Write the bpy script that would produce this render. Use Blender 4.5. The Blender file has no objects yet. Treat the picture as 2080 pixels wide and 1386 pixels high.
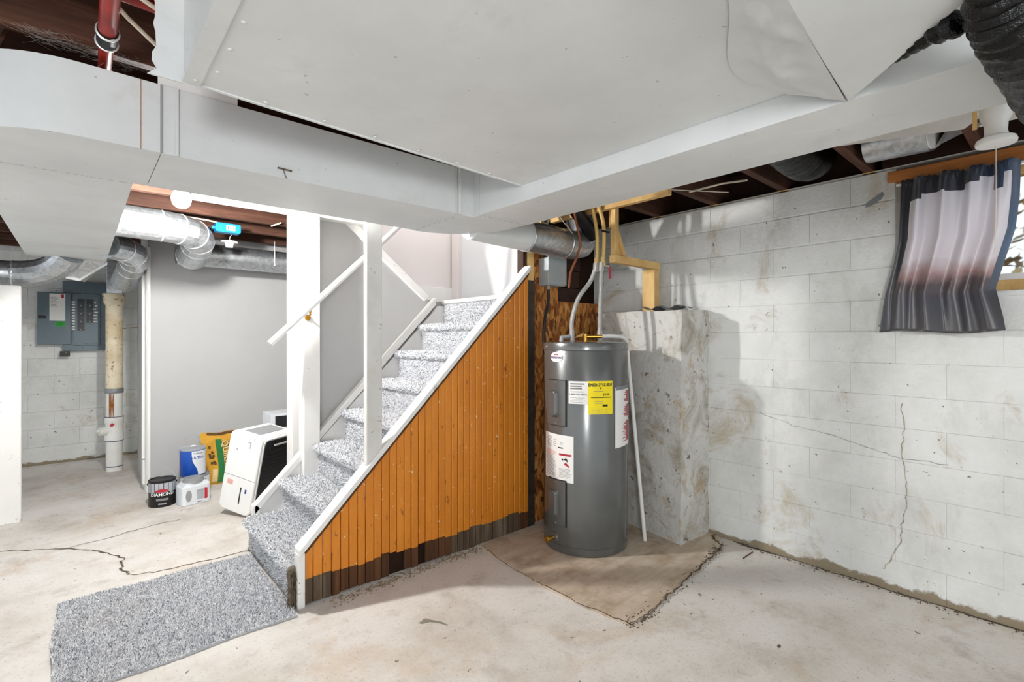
import bpy, math, random
from mathutils import Vector, Matrix, noise
from math import sin, cos, pi, radians as R
random.seed(7)
S = bpy.context.scene
COL = S.collection

# ------------------------------------------------------------------ camera
cam_d = bpy.data.cameras.new('camera'); cam = bpy.data.objects.new('camera', cam_d); COL.objects.link(cam)
cam_d.sensor_width = 36; cam_d.lens = 36*1000/2080; cam_d.clip_start = 0.02
cam_d.shift_y = -5/2080
cam.location = (0, 0, 1.32); cam.rotation_euler = (R(90), 0, R(48.7-90))
S.camera = cam
# ------------------------------------------------------------------ world and light
W = bpy.data.worlds.new('world'); S.world = W; W.use_nodes = True
W.node_tree.nodes['Background'].inputs[0].default_value = (0.92, 0.96, 1.0, 1)
W.node_tree.nodes['Background'].inputs[1].default_value = 0.78
S.view_settings.view_transform = 'Standard'; S.view_settings.look = 'None'
S.view_settings.exposure = 0.75; S.view_settings.gamma = 1.0; S.view_settings.use_curve_mapping = False
BULB_STRENGTH = 1030
ld = bpy.data.lights.new('front_fill_lamp', 'POINT'); ld.energy = 112; ld.color = (.98, .99, 1); ld.shadow_soft_size = .3  # added unseen fill light behind the camera, brightens the front room
lo = bpy.data.objects.new('front_fill_lamp', ld); COL.objects.link(lo); lo.location = (-1.1, -1.3, 1.62)
lu = bpy.data.lights.new('upstairs_lamp', 'POINT'); lu.energy = 17; lu.color = (1, .97, .95); lu.shadow_soft_size = .15
luo = bpy.data.objects.new('upstairs_lamp', lu); COL.objects.link(luo); luo.location = (2.5, 3.7, 3.3)

# ------------------------------------------------------------------ mesh builder
class B:
    def __init__(s): s.v = []; s.f = []; s.m = []; s.cur = 0; s.uv = None
    def add(s, vs, fs):
        o = len(s.v); s.v += [tuple(p) for p in vs]
        for f in fs: s.f.append([i+o for i in f]); s.m.append(s.cur)
        return s
    def box(s, x0, x1, y0, y1, z0, z1, M=None):
        vs = [(x, y, z) for z in (z0, z1) for y in (y0, y1) for x in (x0, x1)]
        if M is not None: vs = [M @ Vector(p) for p in vs]
        return s.add(vs, [(0,2,3,1), (4,5,7,6), (0,1,5,4), (2,6,7,3), (0,4,6,2), (1,3,7,5)])
    def bbox(s, x0, x1, y0, y1, z0, z1, b=.01, axis='y', n=3, M=None):
        # box with four edges (parallel to axis) rounded
        def rr(a0, a1, c0, c1):
            out = []
            for cx, cy, st in ((a1-b, c1-b, 0), (a0+b, c1-b, 1), (a0+b, c0+b, 2), (a1-b, c0+b, 3)):
                for k in range(n+1):
                    t = (st+k/n)*pi/2; out.append((cx+b*cos(t), cy+b*sin(t)))
            return out
        if axis == 'y': s.prism([(x, z) for x, z in rr(x0, x1, z0, z1)], y0, y1, 'y', M)
        elif axis == 'x': s.prism(rr(y0, y1, z0, z1), x0, x1, 'x', M)
        else: s.prism(rr(x0, x1, y0, y1), z0, z1, 'z', M)
        return s
    def prism(s, poly, a, b, axis='z', M=None):
        n = len(poly)
        def mk(p, t): return {'z': (p[0], p[1], t), 'y': (p[0], t, p[1]), 'x': (t, p[0], p[1])}[axis]
        vs = [mk(p, a) for p in poly]+[mk(p, b) for p in poly]
        if M is not None: vs = [M @ Vector(p) for p in vs]
        fs = [list(range(n))[::-1], list(range(n, 2*n))]+[(i, (i+1) % n, n+(i+1) % n, n+i) for i in range(n)]
        return s.add(vs, fs)
    def tube(s, pts, r, n=12, cap=True, closed=False):
        pts = [Vector(p) for p in pts]; m = len(pts)
        rs = r if isinstance(r, (list, tuple)) else [r]*m
        rings = []; up = None
        for i in range(m):
            if i == 0: d = pts[1]-pts[0]
            elif i == m-1: d = pts[-1]-pts[-2]
            else: d = (pts[i]-pts[i-1]).normalized()+(pts[i+1]-pts[i]).normalized()
            d.normalize()
            if up is None: up = Vector((0,0,1)) if abs(d.z) < .9 else Vector((1,0,0))
            e = d.cross(up).normalized(); up = e.cross(d).normalized()
            rings.append([pts[i]+(e*cos(2*pi*k/n)+up*sin(2*pi*k/n))*rs[i] for k in range(n)])
        vs = [p for g in rings for p in g]; fs = []
        for i in range(m-1):
            for k in range(n):
                a, b_ = i*n+k, i*n+(k+1) % n
                fs.append((a, a+n, b_+n, b_))
        if cap: fs += [list(range(n)), list(range((m-1)*n, m*n))[::-1]]
        return s.add(vs, fs)
    def lathe(s, prof, c, n=24, M=None, sx=1, sy=1):
        vs = []; m = len(prof)
        for r, z in prof:
            for k in range(n):
                vs.append((c[0]+r*cos(2*pi*k/n)*sx, c[1]+r*sin(2*pi*k/n)*sy, c[2]+z))
        fs = [(i*n+k, i*n+(k+1) % n, (i+1)*n+(k+1) % n, (i+1)*n+k) for i in range(m-1) for k in range(n)]
        fs += [list(range(n))[::-1], list(range((m-1)*n, m*n))]
        if M is not None: vs = [M @ Vector(p) for p in vs]
        return s.add(vs, fs)
    def ball(s, c, r, nu=16, nv=10, sz=1):
        prof = [(r*sin(pi*i/nv) if 0 < i < nv else r*.02, -r*cos(pi*i/nv)*sz) for i in range(nv+1)]
        return s.lathe(prof, c, nu)
    def quad(s, *p): return s.add(p, [tuple(range(len(p)))])
    def grid(s, fn, nu, nv):
        vs = [fn(i/nu, j/nv) for j in range(nv+1) for i in range(nu+1)]
        fs = [(j*(nu+1)+i, j*(nu+1)+i+1, (j+1)*(nu+1)+i+1, (j+1)*(nu+1)+i) for j in range(nv) for i in range(nu)]
        return s.add(vs, fs)

WLOC = {}
def mesh_of(b, name, mats, smooth, org):
    me = bpy.data.meshes.new(name)
    o = Vector(org)
    me.from_pydata([tuple(Vector(p)-o) for p in b.v], [], b.f)
    for m in mats: me.materials.append(m)
    if len(mats) > 1: me.polygons.foreach_set('material_index', b.m)
    if smooth:
        me.polygons.foreach_set('use_smooth', [True]*len(me.polygons))
    me.update(); return me
def obj(name, b, mat, parent=None, label=None, cat=None, group=None, kind=None, smooth=False, bevel=0, recalc=True, angle=40):
    mats = mat if isinstance(mat, (list, tuple)) else [mat]
    lo = [min(p[i] for p in b.v) for i in range(3)]; hi = [max(p[i] for p in b.v) for i in range(3)]
    org = Vector(((lo[0]+hi[0])/2, (lo[1]+hi[1])/2, lo[2]))
    me = mesh_of(b, name, mats, smooth, org)
    if recalc:
        import bmesh
        bm = bmesh.new(); bm.from_mesh(me); bmesh.ops.recalc_face_normals(bm, faces=bm.faces); bm.to_mesh(me); bm.free()
    if smooth: me.set_sharp_from_angle(angle=R(angle))
    o = bpy.data.objects.new(name, me); COL.objects.link(o)
    WLOC[o] = org
    if parent is not None:
        o.parent = parent; o.location = org-WLOC[parent]
    else: o.location = org
    if bevel:
        md = o.modifiers.new('bevel', 'BEVEL'); md.width = bevel; md.segments = 2; md.limit_method = 'ANGLE'
    tag(o, label, cat, group, kind)
    return o
def tag(o, label=None, cat=None, group=None, kind=None):
    if label: o['label'] = label
    if cat: o['category'] = cat
    if group: o['group'] = group
    if kind: o['kind'] = kind
    return o
def thing(name, loc, label, cat, group=None):
    o = bpy.data.objects.new(name, None); COL.objects.link(o); o.location = loc; o.empty_display_size = .05
    WLOC[o] = Vector(loc); return tag(o, label, cat, group)
def piece(src, name, parent, delta):
    # another copy of an alike piece, sharing its mesh
    o = src.copy(); COL.objects.link(o); o.name = name; WLOC[o] = WLOC[src]+Vector(delta)
    o.parent = parent; o.location = WLOC[o]-WLOC[parent]; return o
def text(name, s, size, M, mat, parent, wrap=None, bold=0.0, align='CENTER', sx=1):
    c = bpy.data.curves.new(name, 'FONT'); c.body = s; c.size = size; c.align_x = align; c.align_y = 'CENTER'; c.offset = bold; c.resolution_u = 2
    t = bpy.data.objects.new('tmp', c); COL.objects.link(t)
    dg = bpy.context.evaluated_depsgraph_get(); me = bpy.data.meshes.new_from_object(t.evaluated_get(dg))
    bpy.data.objects.remove(t); bpy.data.curves.remove(c)
    b = B()
    vs = [Vector((v.co.x*sx, v.co.y, 0)) for v in me.vertices]
    vs = [wrap(v) if wrap else M @ v for v in vs]
    b.add(vs, [list(p.vertices) for p in me.polygons]); bpy.data.meshes.remove(me)
    return obj(name, b, mat, parent, recalc=False)

# ------------------------------------------------------------------ materials
def lin(*c):
    return tuple((x/255/12.92 if x/255 <= .04045 else ((x/255+.055)/1.055)**2.4) for x in c)+(1,)
class MT:
    def __init__(s, name, rough=.6, metal=0, spec=.4):
        s.m = bpy.data.materials.new(name); s.m.use_nodes = True; s.t = s.m.node_tree; s.n = s.t.nodes
        s.p = s.n['Principled BSDF']; s.p.inputs['Roughness'].default_value = rough; s.p.inputs['Metallic'].default_value = metal
        s.p.inputs['Specular IOR Level'].default_value = spec
        s.co = None
    def N(s, typ, **k):
        n = s.n.new(typ)
        for a, v in k.items():
            if hasattr(n, a): setattr(n, a, v)
        return n
    def L(s, a, b): s.t.links.new(a, b)
    def coord(s, kind='P', scale=(1,1,1)):
        if kind == 'P': g = s.N('ShaderNodeNewGeometry').outputs['Position']
        elif kind == 'UV': g = s.N('ShaderNodeTexCoord').outputs['UV']
        else: g = s.N('ShaderNodeTexCoord').outputs['Object']
        if scale != (1,1,1):
            mp = s.N('ShaderNodeMapping'); mp.inputs['Scale'].default_value = scale; s.L(g, mp.inputs[0]); g = mp.outputs[0]
        return g
    def noise(s, scale, detail=4, rough=.6, kind='P', stretch=(1,1,1), dist=0):
        n = s.N('ShaderNodeTexNoise'); n.inputs['Scale'].default_value = scale; n.inputs['Detail'].default_value = detail
        n.inputs['Roughness'].default_value = rough; n.inputs['Distortion'].default_value = dist
        s.L(s.coord(kind, stretch), n.inputs['Vector']); return n.outputs['Fac']
    def ramp(s, fac, stops, interp='LINEAR'):
        r = s.N('ShaderNodeValToRGB'); r.color_ramp.interpolation = interp
        el = r.color_ramp.elements
        while len(el) < len(stops): el.new(.5)
        for e, (p, c) in zip(el, stops): e.position = p; e.color = c if isinstance(c, tuple) else (c, c, c, 1)
        s.L(fac, r.inputs[0]); return r.outputs[0]
    def mix(s, fac, a, b, mode='MIX'):
        m = s.N('ShaderNodeMix', data_type='RGBA', blend_type=mode)
        for v, i in ((fac, 0), (a, 6), (b, 7)):
            if isinstance(v, (int, float)): m.inputs[i].default_value = v
            elif isinstance(v, tuple): m.inputs[i].default_value = v
            else: s.L(v, m.inputs[i])
        return m.outputs[2]
    def math(s, op, a, b=None):
        m = s.N('ShaderNodeMath', operation=op)
        for v, i in ((a, 0), (b, 1)):
            if v is None: continue
            if isinstance(v, (int, float)): m.inputs[i].default_value = v
            else: s.L(v, m.inputs[i])
        return m.outputs[0]
    def color(s, c):
        if isinstance(c, tuple): s.p.inputs['Base Color'].default_value = c
        else: s.L(c, s.p.inputs['Base Color'])
        return s
    def bump(s, h, strength=.3, dist=.01):
        b = s.N('ShaderNodeBump'); b.inputs['Strength'].default_value = strength; b.inputs['Distance'].default_value = dist
        s.L(h, b.inputs['Height']); s.L(b.outputs[0], s.p.inputs['Normal']); return s
    def rough(s, v):
        s.L(v, s.p.inputs['Roughness']); return s
def simple(name, rgb, rough=.5, metal=0, var=.06, scale=12, bump=0, spec=.4):
    t = MT(name, rough, metal, spec); c = lin(*rgb)
    d = tuple(max(0, x*(1-var*2)) for x in c[:3])+(1,); u = tuple(min(1, x*(1+var)) for x in c[:3])+(1,)
    t.color(t.ramp(t.noise(scale), [(.3, d), (.7, u)]))
    if bump: t.bump(t.noise(scale*6), bump, .004)
    return t.m

M = {}
def build_materials():
    # painted sheet metal of the ducts
    t = MT('duct_paint', .5, 0, .35)
    c = t.ramp(t.noise(1.6, 6, .65), [(.38, lin(205,208,208)), (.62, lin(216,219,219))])
    st = t.ramp(t.noise(3.3, 8, .75, dist=.4), [(.58, 0.0), (.72, 1.0)])
    c = t.mix(t.math('MULTIPLY', st, .2), c, lin(168,158,142))
    sp = t.ramp(t.noise(40, 2, .5), [(.745, 0.0), (.765, 1.0)])
    c = t.mix(t.math('MULTIPLY', sp, .45), c, lin(110,100,88))
    t.color(c).bump(t.noise(70, 4, .7), .12, .003); M['duct'] = t.m
    # painted block wall
    t = MT('block_paint', .75, 0, .25)
    c = t.ramp(t.noise(1.7, 8, .7), [(.36, lin(206,207,203)), (.5, lin(219,220,217)), (.64, lin(228,229,227))])
    stain = t.ramp(t.noise(2.3, 9, .72, dist=.6), [(.555, 0.0), (.69, 1.0)])
    c = t.mix(t.math('MULTIPLY', stain, .75), c, lin(176,160,128))
    gr = t.ramp(t.noise(3.1, 8, .7, stretch=(1, 1, .45)), [(.54, 0.0), (.66, 1.0)])
    c = t.mix(t.math('MULTIPLY', gr, .4), c, lin(178,180,174))
    sp = t.ramp(t.noise(26, 3, .6), [(.70, 0.0), (.72, 1.0)])
    c = t.mix(t.math('MULTIPLY', sp, .8), c, lin(88,78,62))
    # bare, unpainted band along the foot of the wall (ragged paint edge)
    sep = t.N('ShaderNodeSeparateXYZ'); t.L(t.coord('P'), sep.inputs[0])
    edge = t.math('SUBTRACT', t.math('ADD', t.math('MULTIPLY', t.noise(5, 6, .7), .16), -.035), sep.outputs[2])
    c = t.mix(t.ramp(edge, [(.0, 0.0), (.012, 1.0)]), c, lin(146,134,112))
    t.color(c).bump(t.math('ADD', t.noise(9, 8, .7), t.math('MULTIPLY', t.noise(60, 4, .6), .35)), .55, .014); M['block'] = t.m
    # grimy version on the ledge: flaking paint, rust and mould
    t = MT('ledge_paint', .8, 0, .2)
    c = t.ramp(t.noise(2.2, 8, .7), [(.3, lin(196,195,188)), (.7, lin(222,221,217))])
    c = t.mix(t.ramp(t.noise(3.4, 9, .72, dist=.8), [(.49, 0.0), (.64, .75)]), c, lin(150,138,116))
    c = t.mix(t.ramp(t.noise(6.5, 9, .75, dist=.4), [(.56, 0.0), (.65, .7)]), c, lin(180,148,100))
    c = t.mix(t.ramp(t.noise(17, 6, .65), [(.62, 0.0), (.66, .8)]), c, lin(88,80,66))
    t.color(c).bump(t.math('ADD', t.noise(8, 9, .75), t.math('MULTIPLY', t.noise(40, 5, .6), .4)), .7, .02); M['ledge'] = t.m
    # bare grey-brown mortar
    M['mortar'] = simple('mortar', (186,184,176), .9, 0, .1, 9, .5)
    # concrete floor
    t = MT('concrete', .8, 0, .25)
    c = t.ramp(t.noise(.9, 8, .65), [(.34, lin(196,188,177)), (.48, lin(219,214,207)), (.62, lin(229,226,221))])
    c = t.mix(t.ramp(t.noise(1.7, 7, .7, dist=.5), [(.53, 0.0), (.68, .5)]), c, lin(194,170,138))
    c = t.mix(t.ramp(t.noise(4.5, 8, .75), [(.53, 0.0), (.66, .35)]), c, lin(150,138,124))
    c = t.mix(t.ramp(t.noise(60, 4, .7), [(.56, 0.0), (.70, .35)]), c, lin(120,104,88))
    c = t.mix(t.ramp(t.noise(21, 3, .6), [(.70, 0.0), (.72, .8)]), c, lin(84,70,56))
    t.color(c).bump(t.math('ADD', t.noise(14, 8, .75), t.math('MULTIPLY', t.noise(90, 4, .7), .5)), .35, .008); M['floor'] = t.m
    t = MT('concrete_pad', .8, 0, .25)
    c = t.ramp(t.noise(3.0, 8, .65, stretch=(1, 6, 1)), [(.3, lin(184,164,140)), (.7, lin(216,202,184))])
    c = t.mix(t.ramp(t.noise(5.5, 8, .75), [(.48, 0.0), (.62, .55)]), c, lin(150,126,98))
    t.color(c).bump(t.noise(12, 8, .8, stretch=(1, 9, 1)), .4, .008); M['pad'] = t.m
    M['crack'] = simple('crack_dirt', (104,90,74), .95, 0, .3, 40, .6)
    M['grit'] = simple('grit', (150,132,108), .95, 0, .25, 60, .6)
    # drywall
    M['drywall'] = simple('drywall_grey', (178,178,177), .7, 0, .02, 2.5, .05)
    M['pinkwall'] = simple('upper_wall_pale_pink', (224,216,213), .7, 0, .02, 2.5, .05)
    M['whitewall'] = simple('landing_wall_white', (224,225,226), .7, 0, .02, 2.5, .05)
    # white painted wood
    t = MT('white_wood', .42, 0, .4)
    c = t.ramp(t.noise(3, 6, .6, stretch=(1, 1, .4)), [(.3, lin(222,221,217)), (.7, lin(236,235,232))])
    c = t.mix(t.ramp(t.noise(22, 5, .65), [(.65, 0.0), (.69, .5)]), c, lin(150,138,118))
    t.color(c).bump(t.noise(30, 5, .6, stretch=(1, 1, .15)), .18, .004); M['whitewood'] = t.m
    t = MT('worn_white_wood', .5, 0, .4)
    c = t.ramp(t.noise(4, 7, .65), [(.3, lin(196,194,188)), (.7, lin(216,215,211))])
    c = t.mix(t.ramp(t.noise(16, 5, .7), [(.64, 0.0), (.68, .6)]), c, lin(120,108,90))
    t.color(c).bump(t.noise(30, 5, .6), .2, .004); M['wornwhite'] = t.m
    # orange painted beadboard
    t = MT('orange_paint', .38, 0, .45)
    c = t.ramp(t.noise(6, 7, .65, stretch=(1, 1, .25)), [(.3, lin(198,116,26)), (.7, lin(226,142,42))])
    c = t.mix(t.ramp(t.noise(26, 5, .7, stretch=(1, 1, .3)), [(.62, 0.0), (.66, .7)]), c, lin(104,52,16))
    c = t.mix(t.ramp(t.noise(37, 4, .6), [(.675, 0.0), (.69, .9)]), c, lin(236,214,170))
    t.color(c).bump(t.noise(40, 4, .6, stretch=(1, 1, .2)), .15, .003); M['orange'] = t.m
    # unpainted old plank foot
    t = MT('bare_old_wood', .8, 0, .25)
    c = t.ramp(t.noise(9, 8, .7, stretch=(2.2, 1, .12)), [(.25, lin(52,40,30)), (.5, lin(92,76,60)), (.75, lin(136,122,104))])
    t.color(c).bump(t.noise(30, 6, .7, stretch=(3, 1, .1)), .4, .006); M['barewood'] = t.m
    t = MT('bare_brown_wood', .8, 0, .25)
    c = t.ramp(t.noise(9, 8, .7, stretch=(2.2, 1, .12)), [(.25, lin(54,34,20)), (.6, lin(100,66,42)), (.8, lin(134,100,70))])
    t.color(c).bump(t.noise(30, 6, .7, stretch=(3, 1, .1)), .4, .006); M['brownwood'] = t.m
    # dark old joists
    t = MT('old_joist', .75, 0, .25)
    c = t.ramp(t.noise(7, 8, .7, stretch=(.15, 1.5, 1.5)), [(.3, lin(44,28,21)), (.52, lin(84,54,42)), (.7, lin(118,84,68))])
    t.color(c).bump(t.noise(20, 6, .7, stretch=(.15, 2, 2)), .4, .006); M['joist'] = t.m
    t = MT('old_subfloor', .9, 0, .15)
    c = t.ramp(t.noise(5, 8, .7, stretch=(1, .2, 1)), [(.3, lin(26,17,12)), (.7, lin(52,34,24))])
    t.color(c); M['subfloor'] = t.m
    M['darkboard'] = simple('dark_stained_board', (58,34,22), .7, 0, .25, 14, .3)
    M['darkpost'] = simple('dark_grey_post', (62,54,46), .6, 0, .2, 20, .3)
    # new lumber
    t = MT('new_lumber', .65, 0, .3)
    c = t.ramp(t.noise(10, 7, .65, stretch=(.4, 1.4, .4)), [(.25, lin(190,146,84)), (.6, lin(226,190,126)), (.85, lin(238,208,152))])
    c = t.mix(t.ramp(t.noise(17, 3, .5), [(.71, 0.0), (.76, .8)]), c, lin(122,78,36))
    t.color(c).bump(t.noise(40, 5, .6, stretch=(.3, 1, .3)), .15, .003); M['lumber'] = t.m
    t = MT('orange_header_wood', .6, 0, .3)
    c = t.ramp(t.noise(8, 7, .65, stretch=(1, .15, 2)), [(.3, lin(146,84,38)), (.7, lin(190,122,62))])
    t.color(c); M['header'] = t.m
    # oriented strand board
    t = MT('strand_board', .6, 0, .35)
    v = t.N('ShaderNodeTexVoronoi'); v.inputs['Scale'].default_value = 55
    mp = t.coord('P', (1.0, 1.0, .38)); dn = t.N('ShaderNodeTexNoise'); dn.inputs['Scale'].default_value = 7
    t.L(mp, dn.inputs['Vector']); mx = t.N('ShaderNodeMix', data_type='VECTOR'); mx.inputs[0].default_value = .12
    t.L(mp, mx.inputs[4]); t.L(dn.outputs['Color'], mx.inputs[5]); t.L(mx.outputs[1], v.inputs['Vector'])
    hs = t.N('ShaderNodeSeparateColor'); t.L(v.outputs['Color'], hs.inputs[0])
    c = t.ramp(hs.outputs[0], [(.0, lin(96,50,18)), (.45, lin(160,96,40)), (.8, lin(196,132,64)), (1, lin(214,158,92))])
    c = t.mix(t.ramp(t.noise(34, 5, .7, stretch=(1, 1, .3)), [(.58, 0.0), (.66, .7)]), c, lin(70,36,14))
    t.color(c).bump(hs.outputs[1], .4, .003); M['osb'] = t.m
    # galvanised steel
    t = MT('galvanised', .34, .85, .5)
    v = t.N('ShaderNodeTexVoronoi'); v.inputs['Scale'].default_value = 55; t.L(t.coord('P'), v.inputs['Vector'])
    hs = t.N('ShaderNodeSeparateColor'); t.L(v.outputs['Color'], hs.inputs[0])
    c = t.ramp(hs.outputs[0], [(0, lin(176,180,184)), (1, lin(206,210,213))])
    c = t.mix(t.ramp(t.noise(6, 7, .7), [(.55, 0.0), (.7, .5)]), c, lin(146,148,146))
    t.color(c); t.rough(t.ramp(t.noise(12, 5, .6), [(.3, .26), (.7, .46)])); M['galv'] = t.m
    M['bright'] = simple('bright_metal', (226,228,228), .35, .6, .1, 25)
    M['chrome'] = simple('steel_braid', (196,196,192), .28, .95, .12, 160, .6)
    M['brass'] = simple('brass', (196,150,62), .32, .9, .1, 40)
    M['copper'] = simple('copper_tube', (150,92,62), .4, .7, .15, 30)
    # heater
    t = MT('heater_enamel', .24, .35, .5)
    c = t.ramp(t.noise(3, 5, .6), [(.3, lin(92,94,93)), (.7, lin(104,106,105))])
    t.color(c); t.p.inputs['Coat Weight'].default_value = .5; t.p.inputs['Coat Roughness'].default_value = .12; M['heater'] = t.m
    M['paper'] = simple('label_paper', (232,231,228), .6, 0, .015, 8)
    M['yellow'] = simple('label_yellow', (246,222,16), .55, 0, .015, 8)
    M['ink'] = simple('print_black', (26,26,26), .6)
    M['greyink'] = simple('print_grey', (128,128,128), .6)
    M['redink'] = simple('print_red', (176,44,58), .6)
    M['pinkink'] = simple('print_pink', (222,170,160), .6)
    M['blueink'] = simple('print_blue', (40,70,140), .6)
    M['purpleink'] = simple('print_purple', (84,40,110), .6)
    # plastics etc.
    M['pvc'] = simple('white_pvc', (226,225,220), .4, 0, .03, 9)
    t = MT('stained_pvc', .5, 0, .4)
    c = t.ramp(t.noise(5, 6, .65), [(.36, lin(200,180,144)), (.6, lin(226,214,188))])
    c = t.mix(t.ramp(t.noise(26, 5, .6), [(.58, 0.0), (.64, .8)]), c, lin(120,90,56)); t.color(c); M['oldpvc'] = t.m
    M['rust'] = simple('rust_streak', (160,98,36), .8, 0, .3, 40)
    M['rust_crack'] = simple('crack_rust', (172,154,122), .9, 0, .3, 60)
    M['purple'] = simple('purple_primer', (84,70,120), .6)
    M['cpvc'] = simple('yellowed_cpvc', (224,190,116), .45, 0, .08, 14)
    M['redplastic'] = simple('red_plastic', (178,52,66), .4)
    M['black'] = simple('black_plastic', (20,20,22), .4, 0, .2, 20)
    M['blackfilm'] = None
    t = MT('black_plastic_film', .2, 0, .3); t.color(lin(5,5,6)).bump(t.noise(16, 6, .7), .6, .02); M['blackfilm'] = t.m
    M['breakerbox'] = simple('slate_enamel', (92,108,116), .4, .1, .06, 4)
    M['greenlabel'] = simple('green_sticker', (30,170,40), .5)
    M['bluebox'] = simple('blue_plastic', (22,140,196), .4, 0, .05, 8)
    M['whiteplastic'] = simple('white_plastic', (232,232,230), .35, 0, .02, 6)
    M['greyplastic'] = simple('grey_plastic', (150,152,152), .45, 0, .04, 6)
    M['disconnect'] = simple('grey_steel_box', (172,180,182), .45, .3, .05, 8)
    M['redpipe'] = simple('red_painted_pipe', (150,38,28), .35, .1, .2, 20)
    M['wire'] = simple('pale_cable', (214,204,186), .5, 0, .06, 20)
    M['cable'] = simple('black_cable', (40,40,40), .5)
    M['canblue'] = simple('can_blue', (20,76,170), .35, 0, .05, 8)
    M['canwhite'] = simple('can_white', (222,226,230), .4, 0, .04, 8)
    M['canblack'] = simple('can_black', (24,24,25), .4, 0, .2, 30)
    M['cangrey'] = simple('can_silver', (186,190,196), .35, .4, .06, 10)
    M['bagyellow'] = simple('bag_paper_yellow', (216,160,46), .7, 0, .12, 14, .3)
    M['baggreen'] = simple('bag_green', (36,120,62), .7, 0, .08, 14)
    M['bagtan'] = simple('bag_tan', (232,206,150), .7, 0, .05, 14)
    M['bagbrown'] = simple('bag_print_brown', (96,66,28), .7, 0, .2, 30)
    M['grille'] = simple('black_grille', (22,24,28), .45, 0, .3, 60, .6)
    M['greycard'] = simple('grey_sheet', (140,142,144), .5, .3, .1, 16)
    M['cobweb'] = simple('cobweb', (170,166,160), .9)
    M['pad_brown'] = simple('carpet_backing', (120,106,88), .95, 0, .3, 60, .8)
    # carpet
    t = MT('carpet_base', .95, 0, .1); t.color(t.ramp(t.noise(180, 3, .7), [(.3, lin(140,142,148)), (.7, lin(205,206,208))])); M['carpet'] = t.m
    t = MT('carpet_yarn', .9, 0, .1)
    g = t.N('ShaderNodeNewGeometry')
    c = t.ramp(g.outputs['Random Per Island'], [(0, lin(104,108,118)), (.2, lin(166,170,178)), (.45, lin(222,223,226)), (1, lin(248,247,245))])
    c = t.mix(t.ramp(t.noise(2.6, 5, .6), [(.5, 0.0), (.75, .35)]), c, lin(206,198,194)); t.color(c); M['yarn'] = t.m
    # curtain print (UV: u across, v up)
    t = MT('printed_curtain', .36, 0, .6)
    sep = t.N('ShaderNodeSeparateXYZ'); t.L(t.coord('UV'), sep.inputs[0]); u, v = sep.outputs[0], sep.outputs[1]
    vn = t.math('ADD', v, t.math('MULTIPLY', t.math('SUBTRACT', t.noise(9, 4, .6), .5), .16))
    c = t.ramp(vn, [(.0, lin(60,58,60)), (.2, lin(50,50,60)), (.3, lin(70,56,58)), (.37, lin(160,128,126)), (.46, lin(206,198,204)), (.9, lin(222,220,228))])
    ns = t.ramp(u, [(.0, .0), (.09, .85), (.2, .885), (.41, .875), (.57, .905), (.69, .93), (.80, .84), (.88, .93), (.94, 0.0)], 'CONSTANT')
    dark = t.math('GREATER_THAN', v, ns)
    navy = t.ramp(u, [(.0, lin(34,34,40)), (.6, lin(40,42,56)), (.85, lin(40,54,84)), (1, lin(78,100,126))])
    navy = t.mix(t.ramp(v, [(.2, 1.0), (.5, 0.0)]), navy, lin(48,47,52))
    side = t.ramp(u, [(.0, 1.0), (.09, 0.0), (.95, 1.0)], 'CONSTANT')
    c = t.mix(t.math('MAXIMUM', dark, side), c, navy)
    t.color(c).bump(t.noise(220, 2, .5, kind='UV'), .1, .002); t.p.inputs['Sheen Weight'].default_value = .3
    M['curtain'] = t.m
    # window glass
    t = MT('window_glass', .05, 0, .5); t.p.inputs['Transmission Weight'].default_value = 1; t.p.inputs['Base Color'].default_value = (.95,.97,.96,1); M['glass'] = t.m
    M['leaf'] = simple('autumn_leaf', (176,150,70), .7, 0, .3, 20)
    M['soil'] = simple('outside_soil', (120,96,70), .9, 0, .3, 10)
    t = MT('lit_bulb', .3); t.color((1,1,1,1)); t.p.inputs['Emission Color'].default_value = (1,.985,.96,1); t.p.inputs['Emission Strength'].default_value = BULB_STRENGTH; M['bulb'] = t.m
build_materials()
# ================================================================== STRUCTURE
V = Vector
b = B().box(-3.2, 3.5, -2.6, 7.4, -.12, 0)
floor = obj('floor', b, M['floor'], kind='structure')
# raised, broom-finished pad by the heater
pad = [(1.90,2.5),(1.885,2.3),(1.86,2.06),(1.845,1.85),(1.86,1.62),(1.875,1.45),(1.90,1.345),(2.02,1.335),(2.2,1.355),(2.42,1.385),(2.63,1.40),(2.84,1.435),(3.06,1.47),(3.2,1.56),(3.2,2.5)]
obj('concrete_pad', B().prism(pad, -.01, .010), M['pad'], floor, bevel=.003)
def ribbon(pts, w, z, jit=.012, n=7):
    out = []; rnd = random.Random(len(pts)*7+int(w*1e4))
    for (x0, y0), (x1, y1) in zip(pts[:-1], pts[1:]):
        for k in range(n):
            t = k/n; out.append((x0+(x1-x0)*t+rnd.uniform(-jit, jit), y0+(y1-y0)*t+rnd.uniform(-jit, jit)))
    out.append(pts[-1]); b = B(); vs = []
    for i, p in enumerate(out):
        q = out[min(i+1, len(out)-1)]; o = out[max(i-1, 0)]
        d = V((q[0]-o[0], q[1]-o[1], 0)).normalized(); nn = V((-d.y, d.x, 0)); ww = w*rnd.uniform(.35, 1.1)
        vs += [V((p[0], p[1], z))+nn*ww/2, V((p[0], p[1], z))-nn*ww/2]
    b.add(vs, [(2*i, 2*i+1, 2*i+3, 2*i+2) for i in range(len(out)-1)]); return b
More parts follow.
